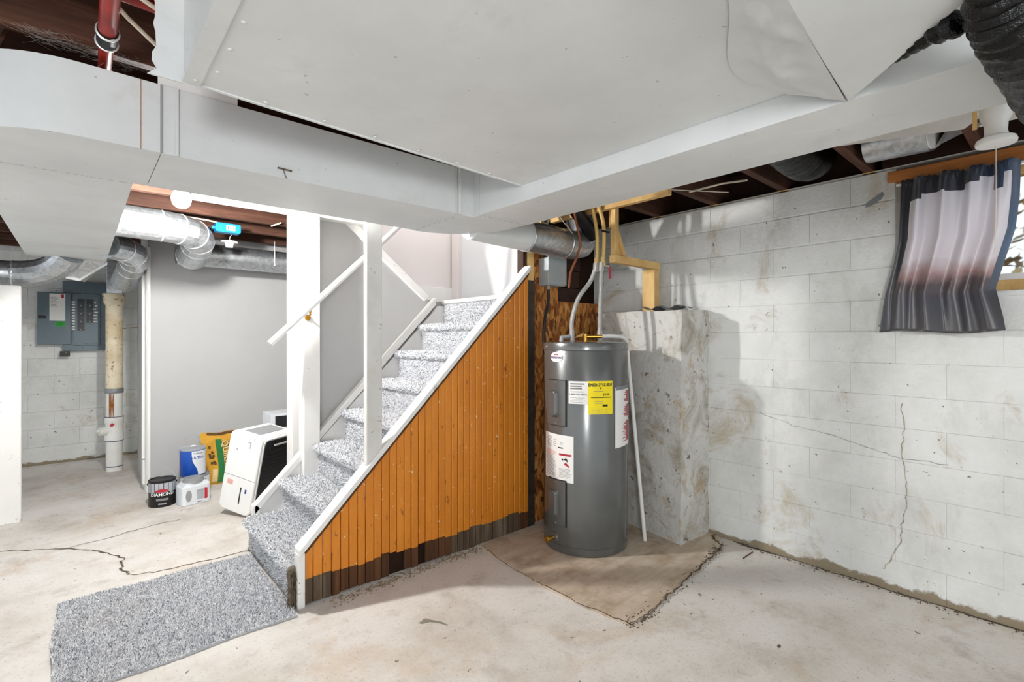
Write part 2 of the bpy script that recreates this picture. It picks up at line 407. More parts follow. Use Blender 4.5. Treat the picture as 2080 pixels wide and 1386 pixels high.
for pts, w in [([(-.55,4.5),(-.37,4.39),(-.07,4.18),(.10,3.98),(.196,3.76),(.185,3.6),(.204,3.48)], .016),
               ([(.204,3.48),(.354,3.41),(.6,3.40),(.83,3.38)], .010),
               ([(-.07,4.18),(.1,4.2),(.3,4.26),(.46,4.30),(.55,4.28)], .009)]:
    obj('crack', ribbon(pts, w, .0012), M['crack'], floor, recalc=False)
for pts, w in [([(1.89,2.4),(1.86,2.06),(1.845,1.85)], .008), ([(1.845,1.85),(1.875,1.45),(1.90,1.34),(2.02,1.33),(2.2,1.35)], .009),
               ([(2.2,1.35),(2.42,1.38),(2.63,1.40),(2.84,1.43),(3.06,1.465)], .014),
               ([(3.06,1.465),(3.11,1.55),(3.19,1.58)], .016), ([(3.19,1.45),(3.19,.9),(3.185,.3),(3.19,-.3)], .02)]:
    obj('joint_dirt', ribbon(pts, w, .0115 if pts[0][0] > 1.8 and pts[0][0] < 3.1 else .0015), M['crack'], floor, recalc=False)
# crumbs of concrete along the joints
def crumbs(name, segs, n, spread, size, mat):
    b = B(); rnd = random.Random(n)
    for _ in range(n):
        (x0,y0),(x1,y1) = rnd.choice(segs); t = rnd.random()
        x, y = x0+(x1-x0)*t+rnd.gauss(0, spread), y0+(y1-y0)*t+rnd.gauss(0, spread); s = size*rnd.uniform(.3, 1)
        z0 = .0105 if (1.9 < x and y > 1.36) else .0
        b.add([(x-s,y-s*.6,z0),(x+s,y-s*.4,z0),(x+s*.1,y+s,z0),(x,y,z0+s*.9)], [(0,1,3),(1,2,3),(2,0,3)])
    obj(name, b, mat, floor, kind='stuff', recalc=False)
crumbs('crumbs', [((2.2,1.35),(2.84,1.43)),((2.84,1.43),(3.06,1.47)),((1.9,1.34),(2.1,1.34))], 330, .02, .006, M['crack'])
crumbs('panel_rubble', [((.95,2.44),(1.4,2.46)),((1.4,2.46),(1.9,2.46))], 500, .025, .009, M['grit'])
crumbs('wall_foot_dirt', [((3.17,1.4),(3.17,-.3))], 240, .015, .007, M['crack'])
smear = [(0,0),(.02,.012),(.035,.03),(.05,.028),(.06,.01),(.1,-.03),(.115,-.07),(.105,-.072),(.085,-.04),(.05,-.01),(.03,-.012),(.012,-.015)]
obj('dried_glue_smear', B().prism([(1.18+.9*x+.1*y, 2.0+y*.9-x*.35) for x, y in smear], 0, .0015), simple('dried_glue', (140,136,126), .5), floor)

# ---- right block wall: backing with a window opening, and painted blocks
WX = 3.2; WIN = (-.40, .61, 1.53, 2.135)
b = B()
b.box(WX+.006, 3.46, -2.6, 2.62, 0, WIN[2]); b.box(WX+.006, 3.46, WIN[1], 2.62, WIN[2], 2.205); b.box(WX+.006, 3.46, -2.6, WIN[0], WIN[2], 2.205)
wall_right = obj('wall_right', b, M['block'], kind='structure')
zs = [0,.16,.335,.51,.685,.855,1.02,1.19,1.357,1.53,1.70,1.87,2.05,2.21]
rnd = random.Random(3)
def block(x, y0, y1, z0, z1, parent, gap, off, axis='x', c=.006):
    g = gap/2; gy = .0002; cy = .0007
    # front face with chamfered edge, slightly uneven
    j = [rnd.uniform(-.001, .001) for _ in range(4)]
    b = B()
    if axis == 'x':
        bk = [(x+.03,y0+gy,z0+g),(x+.03,y1-gy,z0+g),(x+.03,y1-gy,z1-g),(x+.03,y0+gy,z1-g)]
        md = [(x+off+c,p[1],p[2]) for p in bk]
        fr = [(x+off+j[0],y0+gy+cy,z0+g+c),(x+off+j[1],y1-gy-cy,z0+g+c),(x+off+j[2],y1-gy-cy,z1-g-c),(x+off+j[3],y0+gy+cy,z1-g-c)]
    else:
        bk = [(y0+gy,x+.03,z0+g),(y1-gy,x+.03,z0+g),(y1-gy,x+.03,z1-g),(y0+gy,x+.03,z1-g)]
        md = [(p[0],x+off+c,p[2]) for p in bk]
        fr = [(y0+gy+cy,x+off+j[0],z0+g+c),(y1-gy-cy,x+off+j[1],z0+g+c),(y1-gy-cy,x+off+j[2],z1-g-c),(y0+gy+cy,x+off+j[3],z1-g-c)]
    fs = [(8,9,10,11)]
    for k in range(4):
        fs += [(k,(k+1)%4,4+(k+1)%4,4+k), (4+k,4+(k+1)%4,8+(k+1)%4,8+k)]
    b.add(bk+md+fr, fs)
    return obj('block', b, M['block'], parent)
for ci, (z0, z1) in enumerate(zip(zs[:-1], zs[1:])):
    spans = [(-1.2, 2.58)]
    if z0 >= WIN[2]-.01: spans = [(-1.2, WIN[0]), (WIN[1], 2.58)]
    y = -1.2-(.2 if ci % 2 else 0)
    hi = z0 > 1.3
    cuts = [y+.402*k for k in range(12)]
    for a, c in spans:
        ed = [a]+[q for q in cuts if a+.06 < q < c-.06]+[c]
        for p, q in zip(ed[:-1], ed[1:]):
            block(WX, p, q, z0, z1, wall_right, (.003 if hi else .0006), rnd.uniform(-.0015, .001) if hi else rnd.uniform(-.0005, .0005), c=.006 if hi else .0012)
def wallcrack(pts, w, mat, name):
    b = ribbon([(y, z) for y, z in pts], w, 0, .006, 5); b.v = [(WX-.0022, p[0], p[1]) for p in b.v]; obj(name, b, mat, wall_right, recalc=False)
wallcrack([(.585,.98),(.575,.85),(.582,.72),(.56,.58),(.565,.45),(.585,.35),(.59,.26),(.63,.16),(.66,.10)], .0045, M['rust_crack'], 'crack')
wallcrack([(1.30,.86),(1.1,.80),(.9,.78),(.7,.72),(.585,.70),(.4,.70)], .003, M['greyink'], 'crack')
for pl_ in ([(.735,2.055),(.70,2.075),(.665,2.10),(.655,2.085),(.67,2.06),(.72,2.03),(.74,2.03)],): obj('paint_chip', B().prism(pl_, WX-.003, WX-.0012, 'x'), M['greycard'], wall_right)
# window reveal, frame, glass
wd = thing('window_1', (3.3, .1, WIN[2]), None, None); tag(wd, 'small basement window behind the printed curtain, wooden frame', 'window', kind='structure')
obj('window_sill', B().box(WX-.012, 3.40, WIN[0], WIN[1], WIN[2]-.015, WIN[2]+.012), M['block'], wd, bevel=.006)
for nm, a in [('window_frame', (3.31,3.37,WIN[1]-.045,WIN[1],WIN[2]+.012,WIN[3])), ('window_frame', (3.31,3.37,WIN[0],WIN[0]+.045,WIN[2]+.012,WIN[3])),
              ('window_frame', (3.31,3.37,WIN[0]+.045,WIN[1]-.045,WIN[2]+.012,WIN[2]+.07)), ('window_frame', (3.31,3.37,WIN[0]+.045,WIN[1]-.045,WIN[3]-.045,WIN[3]))]:
    obj(nm, B().box(*a), M['lumber'] if 'frame' in nm else M['whitewood'], wd, bevel=.003)
obj('sash_rail', B().box(3.315,3.365,WIN[0]+.045,WIN[1]-.045,WIN[2]+.07,WIN[2]+.1), M['whitewood'], wd)
obj('window_pane', B().box(3.338,3.342,WIN[0]+.045,WIN[1]-.045,WIN[2]+.1,WIN[3]-.045), M['glass'], wd)
obj('trim_1', B().box(WX-.02,3.30,-.7,.64,WIN[3],WIN[3]+.055), M['header'], kind='structure', bevel=.003)
obj('trim_2', B().box(WX-.006,3.46,-1.2,2.58,2.21,2.216), M['mortar'], kind='structure')
# ground and foliage outside the window
bank = B().grid(lambda u, v: (3.47+u*3, -2.5+v*5, 1.3+.55*u+.12*noise.noise((u*9, v*9, 0))), 16, 20)
outside = obj('outside_ground', bank, M['soil'], kind='structure', recalc=False)
rl = random.Random(5); b = B()
for _ in range(1500):
    c = V((rl.uniform(4.0,6), rl.uniform(-2,2), rl.uniform(1.5,2.7))); d = V((rl.gauss(0,1),rl.gauss(0,1),rl.gauss(0,1))).normalized(); e = d.cross(V((0,0,1))).normalized(); s = rl.uniform(.03,.07)
    b.add([c-d*s, c+e*s*.5, c+d*s, c-e*s*.5], [(0,1,2,3)])
obj('autumn_shrub', b, M['leaf'], label='yellow leafy shrub outside the basement window', cat='shrub', kind='stuff', recalc=False)

# ---- far block wall with the breaker panel
FY = 7.10
wall_far = obj('wall_far', B().box(-2.2, .62, FY+.006, FY+.2, 0, 2.44), M['block'], kind='structure')
for ci in range(12):
    z0, z1 = ci*.185, (ci+1)*.185
    cuts = [-2.2-(.2 if ci % 2 else 0)+.4*k for k in range(9)]
    ed = [-2.2]+[q for q in cuts if -2.14 < q < .56]+[.62]
    for p, q in zip(ed[:-1], ed[1:]): block(FY, p, q, z0, z1, wall_far, .0015, rnd.uniform(-.0008, .0008), 'y', .003)
# ---- grey drywall partition and its white door jamb
obj('wall_back', B().box(.44, 2.1, 5.2, 5.3, 0, 2.44), M['drywall'], kind='structure')
obj('wall_return', B().box(.44, .54, 5.3, 6.1, 0, 2.44), M['drywall'], kind='structure')
obj('wall_return_stone', B().box(.50, .62, 6.1, FY, 0, 2.44), M['ledge'], kind='structure')
d1 = thing('door_1', (.43, 5.45, 0), None, None); tag(d1, 'white door jamb at the end of the grey partition', 'door jamb', kind='structure')
obj('jamb', B().box(.425,.44,5.22,5.62,0,2.1), M['whitewood'], d1, bevel=.003)
obj('door_stop', B().box(.405,.425,5.30,5.36,.28,2.1), M['whitewood'], d1, bevel=.003)
obj('jamb_patch', B().box(.408,.425,5.29,5.37,.06,.27), M['whitewood'], d1, bevel=.003)
obj('casing', B().box(.43,.455,5.185,5.2,0,2.1), M['whitewood'], d1, bevel=.003)
# wide white board post at the left
obj('trim_post', B().box(-.66, -.315, 4.98, 5.06, 0, 1.70), M['whitewood'], kind='structure', bevel=.006)

# ---- ceiling: subfloor, joists
ceiling = obj('ceiling', B().box(-3.2, 3.46, -2.6, 2.60, 2.44, 2.5).box(-3.2, 1.50, 2.60, 4.40, 2.44, 2.5).box(-3.2, 3.46, 4.40, 7.3, 2.44, 2.5), M['subfloor'], kind='structure')
Y = .724-.43*4; k = 0; j0 = None
while Y < 7.1:
    if 2.6 < Y < 4.35:
        obj('joist', B().box(-3.2, 1.50, Y-.022, Y+.022, 2.215, 2.44), M['joist'], ceiling, bevel=.004); Y += .43; continue
    if j0 is None: j0 = obj('joist', B().box(-3.2, 3.40, Y-.022, Y+.022, 2.215, 2.44), M['joist'], ceiling, bevel=.004); Y0 = Y
    else: piece(j0, 'joist', ceiling, (0, Y-Y0, 0))
    k += 1; Y += .43
obj('rim_joist', B().box(3.40, 3.45, -2.6, 7.1, 2.215, 2.44), M['darkboard'], ceiling)
b = B()
for q in range(5): obj('mudsill_end', B().box(3.19,3.24,.724+.43*q-.03,.724+.43*q+.03,2.21,2.216), M['lumber'], ceiling)
obj('trim_header', B().box(.50, 1.62, 3.37, 3.46, 2.145, 2.212), M['whitewood'], kind='structure', bevel=.004)

# ---- walls around the stairs
obj('wall_stair', B().prism([(1.20,0),(2.27,0),(2.27,1.62),(2.10,1.64),(1.45,2.165),(1.20,2.165)], 3.46, 3.56, 'y'), M['drywall'], kind='structure')
a_, c_ = V((1.43,0,2.19)), V((2.11,0,1.645)); dd = (c_-a_).normalized(); nn = V((-dd.z,0,dd.x))*-1
nn = V((dd.z*-1,0,dd.x))
obj('trim_diagonal', B().prism([(p.x,p.z) for p in (a_-nn*.03, c_-nn*.03, c_+nn*.03, a_+nn*.03)], 3.44, 3.58, 'y'), M['whitewood'], kind='structure', bevel=.004)
obj('wall_stairwell', B().box(1.52, 3.12, 4.35, 4.45, 0, 3.7), M['pinkwall'], kind='structure')
obj('wall_landing', B().box(3.0, 3.1, 2.66, 4.35, 0, 3.7), M['whitewall'], kind='structure')
obj('baseboard_landing', B().box(1.6, 3.0, 4.325, 4.35, 1.63, 1.85), M['whitewood'], kind='structure', bevel=.004)
obj('trim_corner', B().box(2.955, 3.0, 4.22, 4.33, 1.63, 3.6), M['pinkwall'], kind='structure', bevel=.004)
obj('wall_stairwell_front', B().box(1.50, 3.1, 2.585, 2.62, 2.44, 3.7), M['whitewall'], kind='structure')
obj('wall_stairwell_end', B().box(1.45, 1.50, 2.585, 4.45, 2.20, 3.7), M['whitewall'], kind='structure')
obj('ceiling_upstairs', B().box(1.45, 3.12, 2.58, 4.45, 3.7, 3.75), M['whitewall'], kind='structure')
obj('floor_landing', B().box(2.27, 3.0, 2.60, 4.35, 1.52, 1.63), M['carpet'], kind='structure')
# strand-board wall and framing beside the heater
wall_osb = obj('wall_osb', B().box(2.43, 3.19, 2.55, 2.565, 0, 1.60).box(2.43, 2.70, 2.55, 2.565, 1.60, 2.09), M['osb'], kind='structure')
obj('stud', B().box(2.435, 2.475, 2.566, 2.65, 0, 2.2), M['lumber'], wall_osb)
obj('corner_stud', B().box(2.372, 2.43, 2.53, 2.57, 1.73, 2.15), M['lumber'], wall_osb, bevel=.003)
obj('dark_corner_post', B().box(2.355, 2.425, 2.515, 2.575, 0, 1.73), M['darkpost'], wall_osb, bevel=.004)
obj('dark_edge_board', B().box(2.335, 2.37, 2.54, 2.60, 1.63, 2.15), M['darkboard'], wall_osb)
for q in range(5):
    obj('cavity_board', B().box(2.66, 3.0, 2.60-.008*(q % 2), 2.63, 1.45+.135*q, 1.45+.135*q+.128), M['darkboard'], wall_osb, bevel=.003)
obj('cavity_side', B().box(2.48, 3.46, 2.624, 2.655, 1.2, 2.44), M['subfloor'], wall_osb)

# ---- concrete ledge behind the heater
def ledge_surface():
    b = B()
    def disp(p, s): return p+V((noise.noise(p*5), noise.noise(p*5+V((9,0,0))), noise.noise(p*4+V((0,7,0)))))*s
    c0, c1, c2, c3 = V((2.857,1.633,0)), V((2.965,2.36,0)), V((3.21,2.36,0)), V((3.21,1.625,0))
    h = 1.505; H = V((0,0,h))
    def face(p, q, nu, nv):
        b.grid(lambda u, v: disp(p+(q-p)*u+H*v, .009), nu, nv)
    face(c3, c0, 10, 40); face(c0, c1, 18, 40); face(c1, c2, 8, 40)
    b.grid(lambda u, v: disp((c0+(c1-c0)*u)*(1-v)+(c3+(c2-c3)*u)*v+H, .009), 18, 10)
    return b
obj('wall_ledge', ledge_surface(), M['ledge'], kind='structure', smooth=True, angle=35)

# ================================================================== STAIRS
stair = thing('staircase', (.8, 2.95, 0), 'carpeted basement staircase with white side rails rising to the landing', 'staircase')
RUN, RISE, SX = .207, .204, .80
def tufts(pts, nrm, h, w, seed, lean=.5):
    rnd = random.Random(seed); b = B()
    for p, n in zip(pts, nrm):
        d = (n+V((rnd.gauss(0,lean), rnd.gauss(0,lean), rnd.gauss(0,lean)*.6))).normalized()*h*rnd.uniform(.6,1.2)
        e = d.cross(V((rnd.random()-.5, rnd.random()-.5, rnd.random()-.5))).normalized()*w; f = d.cross(e).normalized()*w
        b.add([p+e, p-e*.5+f*.87, p-e*.5-f*.87, p+d], [(0,1,3),(1,2,3),(2,0,3)])
    return b
def step(i):
    x, z = SX+RUN*i, RISE*i; t = z+RISE; r = .022
    prof = [(x, z+.002), (x, t-.06)]
    for k in range(7):
        a = -pi/2-k/6*pi; prof.append((x-.018+r*cos(a)*1.0, t-r+.0+r*sin(a)*1.0))
    prof[2] = (x-.018, t-2*r); prof[1] = (x-.002, t-2*r-.002)
    x1 = x+RUN+.02
    top = (x1, t)
    y0, y1 = 2.535, 3.405
    poly = prof+[top, (x1, z+.002)]
    o = obj('carpet_step', B().prism(poly, y0, y1, 'y'), M['carpet'], stair)
    # pile
    rnd = random.Random(i); ps = []; ns = []; line = prof+[top]
    sp = .0068 if i < 4 else .0085
    for (ax, az), (bx, bz) in zip(line[:-1], line[1:]):
        L = math.hypot(bx-ax, bz-az); n = V((-(bz-az), 0, bx-ax)).normalized()
        m = int(L*(y1-y0)/(sp*sp))
        for _ in range(m):
            t_ = rnd.random(); ps.append(V((ax+(bx-ax)*t_, rnd.uniform(y0, y1), az+(bz-az)*t_))); ns.append(n)
    obj('carpet_pile', tufts(ps, ns, .011, .0032, i+40), M['yarn'], o, kind='stuff', recalc=False)
for i in range(7): step(i)
# last riser up to the landing, with a bare nosing strip
x, z = SX+RUN*7, RISE*7
o = obj('carpet_riser', B().box(x, x+.03, 2.535, 3.405, z, z+RISE-.03), M['carpet'], stair)
rr = random.Random(77); ps = [V((x, rr.uniform(2.535,3.405), rr.uniform(z, z+RISE-.03))) for _ in range(2600)]
obj('carpet_pile', tufts(ps, [V((-1,0,0))]*len(ps), .011, .0034, 99), M['yarn'], o, kind='stuff', recalc=False)
obj('nosing_strip', B().box(x-.015, x+.04, 2.535, 3.42, z+RISE-.03, z+RISE), M['wornwhite'], stair, bevel=.004)
# left stringer board and cap rail
def sloped(x0, z0, x1, z1, th): # parallelogram under/over a line, thickness th downwards (vertical)
    return [(x0, z0), (x1, z1), (x1, z1-th), (x0, z0-th)]
obj('stringer', B().prism([(.835,0),(.835,.215),(2.2,1.585),(2.27,1.585),(2.27,0)], 3.41, 3.435, 'y'), M['whitewood'], stair)
obj('cap_rail', B().prism(sloped(.825,.262,2.17,1.655,.062), 3.395, 3.455, 'y'), M['whitewood'], stair, bevel=.006)
obj('rail_end', B().prism([(.818,.17),(.818,.262),(.836,.275),(.86,.25),(.86,.17)], 3.395, 3.455, 'y'), M['whitewood'], stair, bevel=.004)
# frayed end of the first carpet step, brown backing showing
fb = B(); rf = random.Random(4)
for _ in range(240):
    p = V((.782+rf.gauss(0,.007), 2.515+rf.gauss(0,.012), rf.uniform(.04,.19))); q = p+V((rf.gauss(0,.012), rf.gauss(0,.012), -rf.uniform(.03,.10)))
    if q.z < .004: q.z = .004
    d = V((rf.gauss(0,1),rf.gauss(0,1),0)).normalized()*.0016
    fb.add([p-d, p+d, q+d, q-d], [(0,1,2,3)])
obj('frayed_backing', fb, M['pad_brown'], stair, kind='stuff', recalc=False)
obj('rolled_carpet_end', B().tube([(.79,2.512,.19),(.772,2.512,.196),(.765,2.512,.175),(.772,2.512,.12),(.778,2.512,.03)], .012, 8), M['pad_brown'], stair, smooth=True)

# ---- orange beadboard panel
panel = thing('beadboard_stair_panel', (1.58, 2.5, 0), 'orange painted beadboard panel enclosing the stairs, white sloped cap', 'panel')
capz = lambda x: .268+(x-.82)*.996
N = 33; w = (2.352-.832)/N; rp = random.Random(11); PZ = .125
for i in range(N):
    x0, x1 = .832+i*w, .832+(i+1)*w; g = .003 if i % 2 else .0055
    y = 2.50+rp.uniform(-.0012, .0012)
    foot = rp.uniform(.0, .012)
    hole = None
    if i in (10, 11): hole = .105
    if i in (14,): hole = .128
    pz = PZ+rp.uniform(-.006, .006)+.008*sin(i*.9); zf = hole if hole else foot
    b = B()
    xa, xb = x0+g/2, x1-g/2; c = .004
    def plank(za, zb0, zb1):
        # chamfered plank between za and sloped top
        pr = [(xa, y+.014), (xb, y+.014), (xb, y+c), (xb-c, y), (xa+c, y), (xa, y+c)]
        vs = [(px, py, za) for px, py in pr]+[(px, py, zb0+(zb1-zb0)*(px-xa)/(xb-xa)) for px, py in pr]; n = 6
        b.add(vs, [list(range(n))[::-1], list(range(n, 2*n))]+[(k, (k+1) % n, n+(k+1) % n, n+k) for k in range(n)])
    tz0, tz1 = capz(xa), capz(xb)
    lo_ = max(pz, zf)
    plank(lo_, max(tz0, lo_+.004), max(tz1, lo_+.005))
    if not hole: b.cur = 1; plank(foot, pz-.0005, pz-.0005)
    obj('plank', b, [M['orange'], M['brownwood'] if 3 <= i < 19 or i > 30 else M['barewood']], panel)
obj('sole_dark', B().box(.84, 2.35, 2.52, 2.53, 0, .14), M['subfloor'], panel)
ang = math.atan(.996)
def cap(x0, x1, up, th, y0, y1, mat, name):
    z0, z1 = capz(x0)+up, capz(x1)+up; t = th/cos(ang)
    return obj(name, B().prism([(x0, z0), (x1, z1), (x1, z1+t), (x0, z0+t)], y0, y1, 'y'), mat, panel, bevel=.004)
cap(.80, 2.345, .004, .026, 2.468, 2.548, M['whitewood'], 'cap_board')
cap(.83, 2.345, -.028, .020, 2.488, 2.500, M['brownwood'], 'cap_moulding')
obj('end_post', B().box(.796, .832, 2.482, 2.532, 0, .268), M['whitewood'], panel, bevel=.004)

# ---- posts and handrail
p1 = obj('stair_post', B().prism([(1.15,capz(1.15)+.038),(1.24,capz(1.24)+.038),(1.24,2.212),(1.15,2.212)], 2.482, 2.522, 'y'), M['wornwhite'], label='scuffed white wooden post standing on the orange panel cap', cat='post', bevel=.004)
p2 = obj('stair_post', B().box(1.115, 1.225, 3.36, 3.457, 0, 2.145), M['whitewood'], label='thick white post at the end of the grey stair wall', cat='post', bevel=.006)
p3 = obj('door_jamb_post', B().box(1.105, 1.20, 3.56, 3.68, 0, 2.2), M['whitewood'], label='white jamb board behind the thick stair post', cat='post', bevel=.004)
hr = thing('handrail', (1.4, 3.30, 1.283), 'round white handrail sloping up along the stair wall', 'handrail')
obj('rail', B().tube([(.891,3.30,1.288),(1.95,3.30,2.315)], .021, 16), M['whiteplastic'], hr, smooth=True)
for t in (.235,):
    x, z = .891+1.059*t, 1.288+1.027*t
    obj('rail_bracket', B().tube([(x,3.30,z-.018),(x,3.31,z-.055),(x,3.36,z-.07)], .007, 8).lathe([(.02,0),(.02,.006)], (0,0,0), 12, Matrix.Translation((x,3.36,z-.07)) @ Matrix.Rotation(R(90),4,'X')), M['brass'], hr, smooth=True)

# ================================================================== RUG
rug = thing('carpet_runner', (.37, 2.86, 0), 'grey flecked carpet offcut lying on the floor before the stairs', 'rug')
RX0, RX1, RY0, RY1 = -.085, .775, 2.43, 3.30
def rugz(x, y): return .012+.003*noise.noise(V((x*4, y*4, 0)))
b = B().grid(lambda u, v: (RX0+(RX1-RX0)*u+.006*sin(v*9), RY0+(RY1-RY0)*v+.006*sin(u*11), rugz(u, v)), 30, 30)
o = B(); n = 31
o.v = list(b.v)+[(p[0], p[1], .0008) for p in b.v]; K = len(b.v)
o.f = list(b.f)+[[K+i for i in f][::-1] for f in b.f]; 
edge = [i for i in range(n)]+[n*j+n-1 for j in range(1, n)]+[n*(n-1)+i for i in range(n-2, -1, -1)]+[n*j for j in range(n-2, 0, -1)]
o.f += [[edge[i], edge[(i+1) % len(edge)], K+edge[(i+1) % len(edge)], K+edge[i]] for i in range(len(edge))]; o.m = [0]*len(o.f)
obj('backing', o, M['carpet'], rug)
rr = random.Random(21); ps = []
for _ in range(40000):
    u, v = rr.random(), rr.random(); ps.append(V((RX0+(RX1-RX0)*u+.006*sin(v*9)+rr.gauss(0,.002), RY0+(RY1-RY0)*v+.006*sin(u*11)+rr.gauss(0,.002), rugz(u, v)-.001)))
obj('pile', tufts(ps, [V((0,0,1))]*len(ps), .012, .0028, 5, .6), M['yarn'], rug, kind='stuff', recalc=False)
# ================================================================== DUCTWORK
def crossbreak(b, x0, x1, y0, y1, z, dip):
    c = ((x0+x1)/2, (y0+y1)/2, z-dip)
    b.add([(x0,y0,z),(x1,y0,z),(x1,y1,z),(x0,y1,z),c], [(1,0,4),(2,1,4),(3,2,4),(0,3,4)])
def open_box(b, x0, x1, y0, y1, z0, z1):   # box without its bottom
    vs = [(x0,y0,z0),(x1,y0,z0),(x1,y1,z0),(x0,y1,z0),(x0,y0,z1),(x1,y0,z1),(x1,y1,z1),(x0,y1,z1)]
    b.add(vs, [(0,1,5,4),(1,2,6,5),(2,3,7,6),(3,0,4,7),(4,5,6,7)])
trunk = thing('trunk_duct', (1.0, 2.0, 1.92), 'long off-white painted sheet-metal duct turning a rounded corner above the stairs', 'duct')
ZA, ZT = 1.92, 2.141
b = B(); open_box(b, .20, 1.385, 1.945, 2.40, ZA, ZT); crossbreak(b, .20, 1.385, 1.945, 2.40, ZA, .004)
obj('straight_section', b, M['duct'], trunk)
arc = [(-.28*sin(t), 2.225-.28*cos(t)) for t in [k/14*pi/2 for k in range(15)]]
obj('bend_section', B().prism([(.198,1.945)]+arc+[(-.28,2.40),(.198,2.40)], ZA+.001, ZT, 'z'), M['duct'], trunk, smooth=True, angle=30)
arc = [(1.385+.379*sin(t), 2.02+.38*cos(t)) for t in [k/14*pi/2 for k in range(15)]]
obj('corner_section', B().prism([(1.385,1.945),(1.458,1.945),(1.458,1.90),(1.764,1.90)]+arc[::-1], ZA-.003, ZT, 'z'), M['duct'], trunk, smooth=True, angle=30)
b = B(); open_box(b, 1.458, 1.775, -1.2, 1.898, ZA, 2.19)
for y0, y1 in ((-1.2,-.1),(-.1,.9),(.9,1.898)): crossbreak(b, 1.458, 1.775, y0, y1, ZA, .006)
obj('branch_section', b, M['duct'], trunk)
b = B(); open_box(b, -.29, .156, 2.402, 5.0, ZA+.003, 2.2); crossbreak(b, -.29, .156, 2.402, 4.30, ZA+.003, .008); crossbreak(b, -.29, .156, 4.30, 5.0, ZA+.003, .003)
obj('return_section', b, M['duct'], trunk)
# seams, cleats and hangers
obj('drive_cleat', B().box(1.362,1.378,1.932,1.945,ZA-.004,ZT+.005), M['duct'], trunk, bevel=.003)
obj('drive_cleat', B().box(1.345,1.356,1.940,1.945,ZA,ZT), M['wornwhite'], trunk)
obj('drive_cleat', B().box(.236,.246,1.937,1.945,ZA,ZT), M['duct'], trunk, bevel=.002)
obj('seam', B().box(.196,.202,1.941,1.946,ZA,ZT), M['greyplastic'], trunk)
obj('seam', B().box(.145,.1465,1.9435,1.9455,ZA,ZT), M['rust'], trunk)
rs = random.Random(8)
def dashes(name, p, q, mat, z):
    b = B(); n = 34; p = V(p); q = V(q); d = (q-p); L = d.length; d.normalize(); e = V((-d.y,d.x,0))*.0016; t = 0
    while t < L-.01:
        l = rs.uniform(.004,.03); a = p+d*t; c = p+d*min(L, t+l); b.add([a-e, a+e, c+e, c-e], [(0,1,2,3)]); t += l+rs.uniform(.002,.016)
    b.v = [(v[0], v[1], z) for v in b.v]; obj(name, b, mat, trunk, recalc=False)
dashes('seam', (1.385,1.95,0), (1.385,2.39,0), M['crack'], ZA-.0036)
dashes('seam', (1.46,1.90,0), (1.77,1.90,0), M['crack'], ZA-.0036)
dashes('seam', (-.28,2.401,0), (.19,2.401,0), M['crack'], ZA-.0005)
dashes('seam', (-.28,4.30,0), (.15,4.30,0), M['greyink'], ZA+.002)
obj('metal_strip', B().box(.19,.42,1.950,1.953,2.142,2.185), M['whiteplastic'], trunk)
hk = B().tube([(.55,1.938,1.952),(.60,1.938,1.950)], .003, 6).tube([(.57,1.937,1.951),(.572,1.934,1.935),(.58,1.934,1.918)], .0015, 6)
obj('wire_hook', hk, M['crack'], trunk, smooth=True)
# side flange edge and hopper at the far end
b = B()
t_ = [(-.13,5.0,1.922),(.156,5.0,1.922),(.156,5.28,1.922),(-.13,5.28,1.922)]; l_ = [(-.16,5.08,1.80),(.0,5.12,1.775),(.03,5.26,1.775),(-.16,5.24,1.80)]
b.add(t_+l_, [(0,1,5,4),(1,2,6,5),(2,3,7,6),(3,0,4,7)])
obj('hopper', b, M['galv'], trunk)
obj('hopper_lip', B().add([(-.165,5.07,1.795),(.0,5.11,1.768),(.165,5.0,1.90),(.165,5.0,1.922),(.0,5.11,1.792),(-.165,5.07,1.815)], [(0,1,4,5),(1,2,3,4)]), M['duct'], trunk, recalc=False)

plenum = thing('ceiling_plenum', (.8, .5, 1.99), 'broad off-white painted sheet-metal plenum spread under the joists overhead', 'duct')
ZC = 1.992
b = B(); open_box(b, .206, 1.456, -1.2, 1.596, ZC, 2.205); crossbreak(b, .206, 1.456, .42, 1.596, ZC, .012)
slant = lambda p: (p[0], p[1]-.072*(1.456-p[0])/1.25 if p[1] > 1.5 else p[1], p[2])
b.v = [slant(p) for p in b.v]; crossbreak(b, .206, 1.456, -1.2, .42, ZC, .012)
obj('plenum_box', b, M['duct'], plenum)
fb_ = B().box(.206,1.456,1.590,1.600,ZC-.004,ZC+.010); fb_.v = [slant(p) for p in fb_.v]
obj('bottom_flange', fb_, M['duct'], plenum)
obj('side_flange', B().box(.200,.240,-1.2,1.52,ZC-.005,ZC), M['duct'], plenum)
rg = random.Random(2); ed = []
for k in range(13): ed.append((.142+rg.uniform(-.006,.006)+(-.02 if k == 0 else 0), 1.985+k/12*.225))
obj('torn_flap', B().prism([(.206,1.985)]+[(.206,2.21)]+ed[::-1], 1.526, 1.532, 'y'), M['duct'], plenum)
for k in range(7):
    obj('screw', B().lathe([(.006,0),(.005,-.004),(.001,-.005)], (.225+.17*k, 1.495+.0095*k, ZC+.001-.004), 8), M['wornwhite'], plenum)
for k in range(5): obj('rivet', B().lathe([(.006,0),(.005,-.002),(.001,-.003)], (.262, 1.42-.13*k, ZC-.001), 8), M['duct'], plenum)
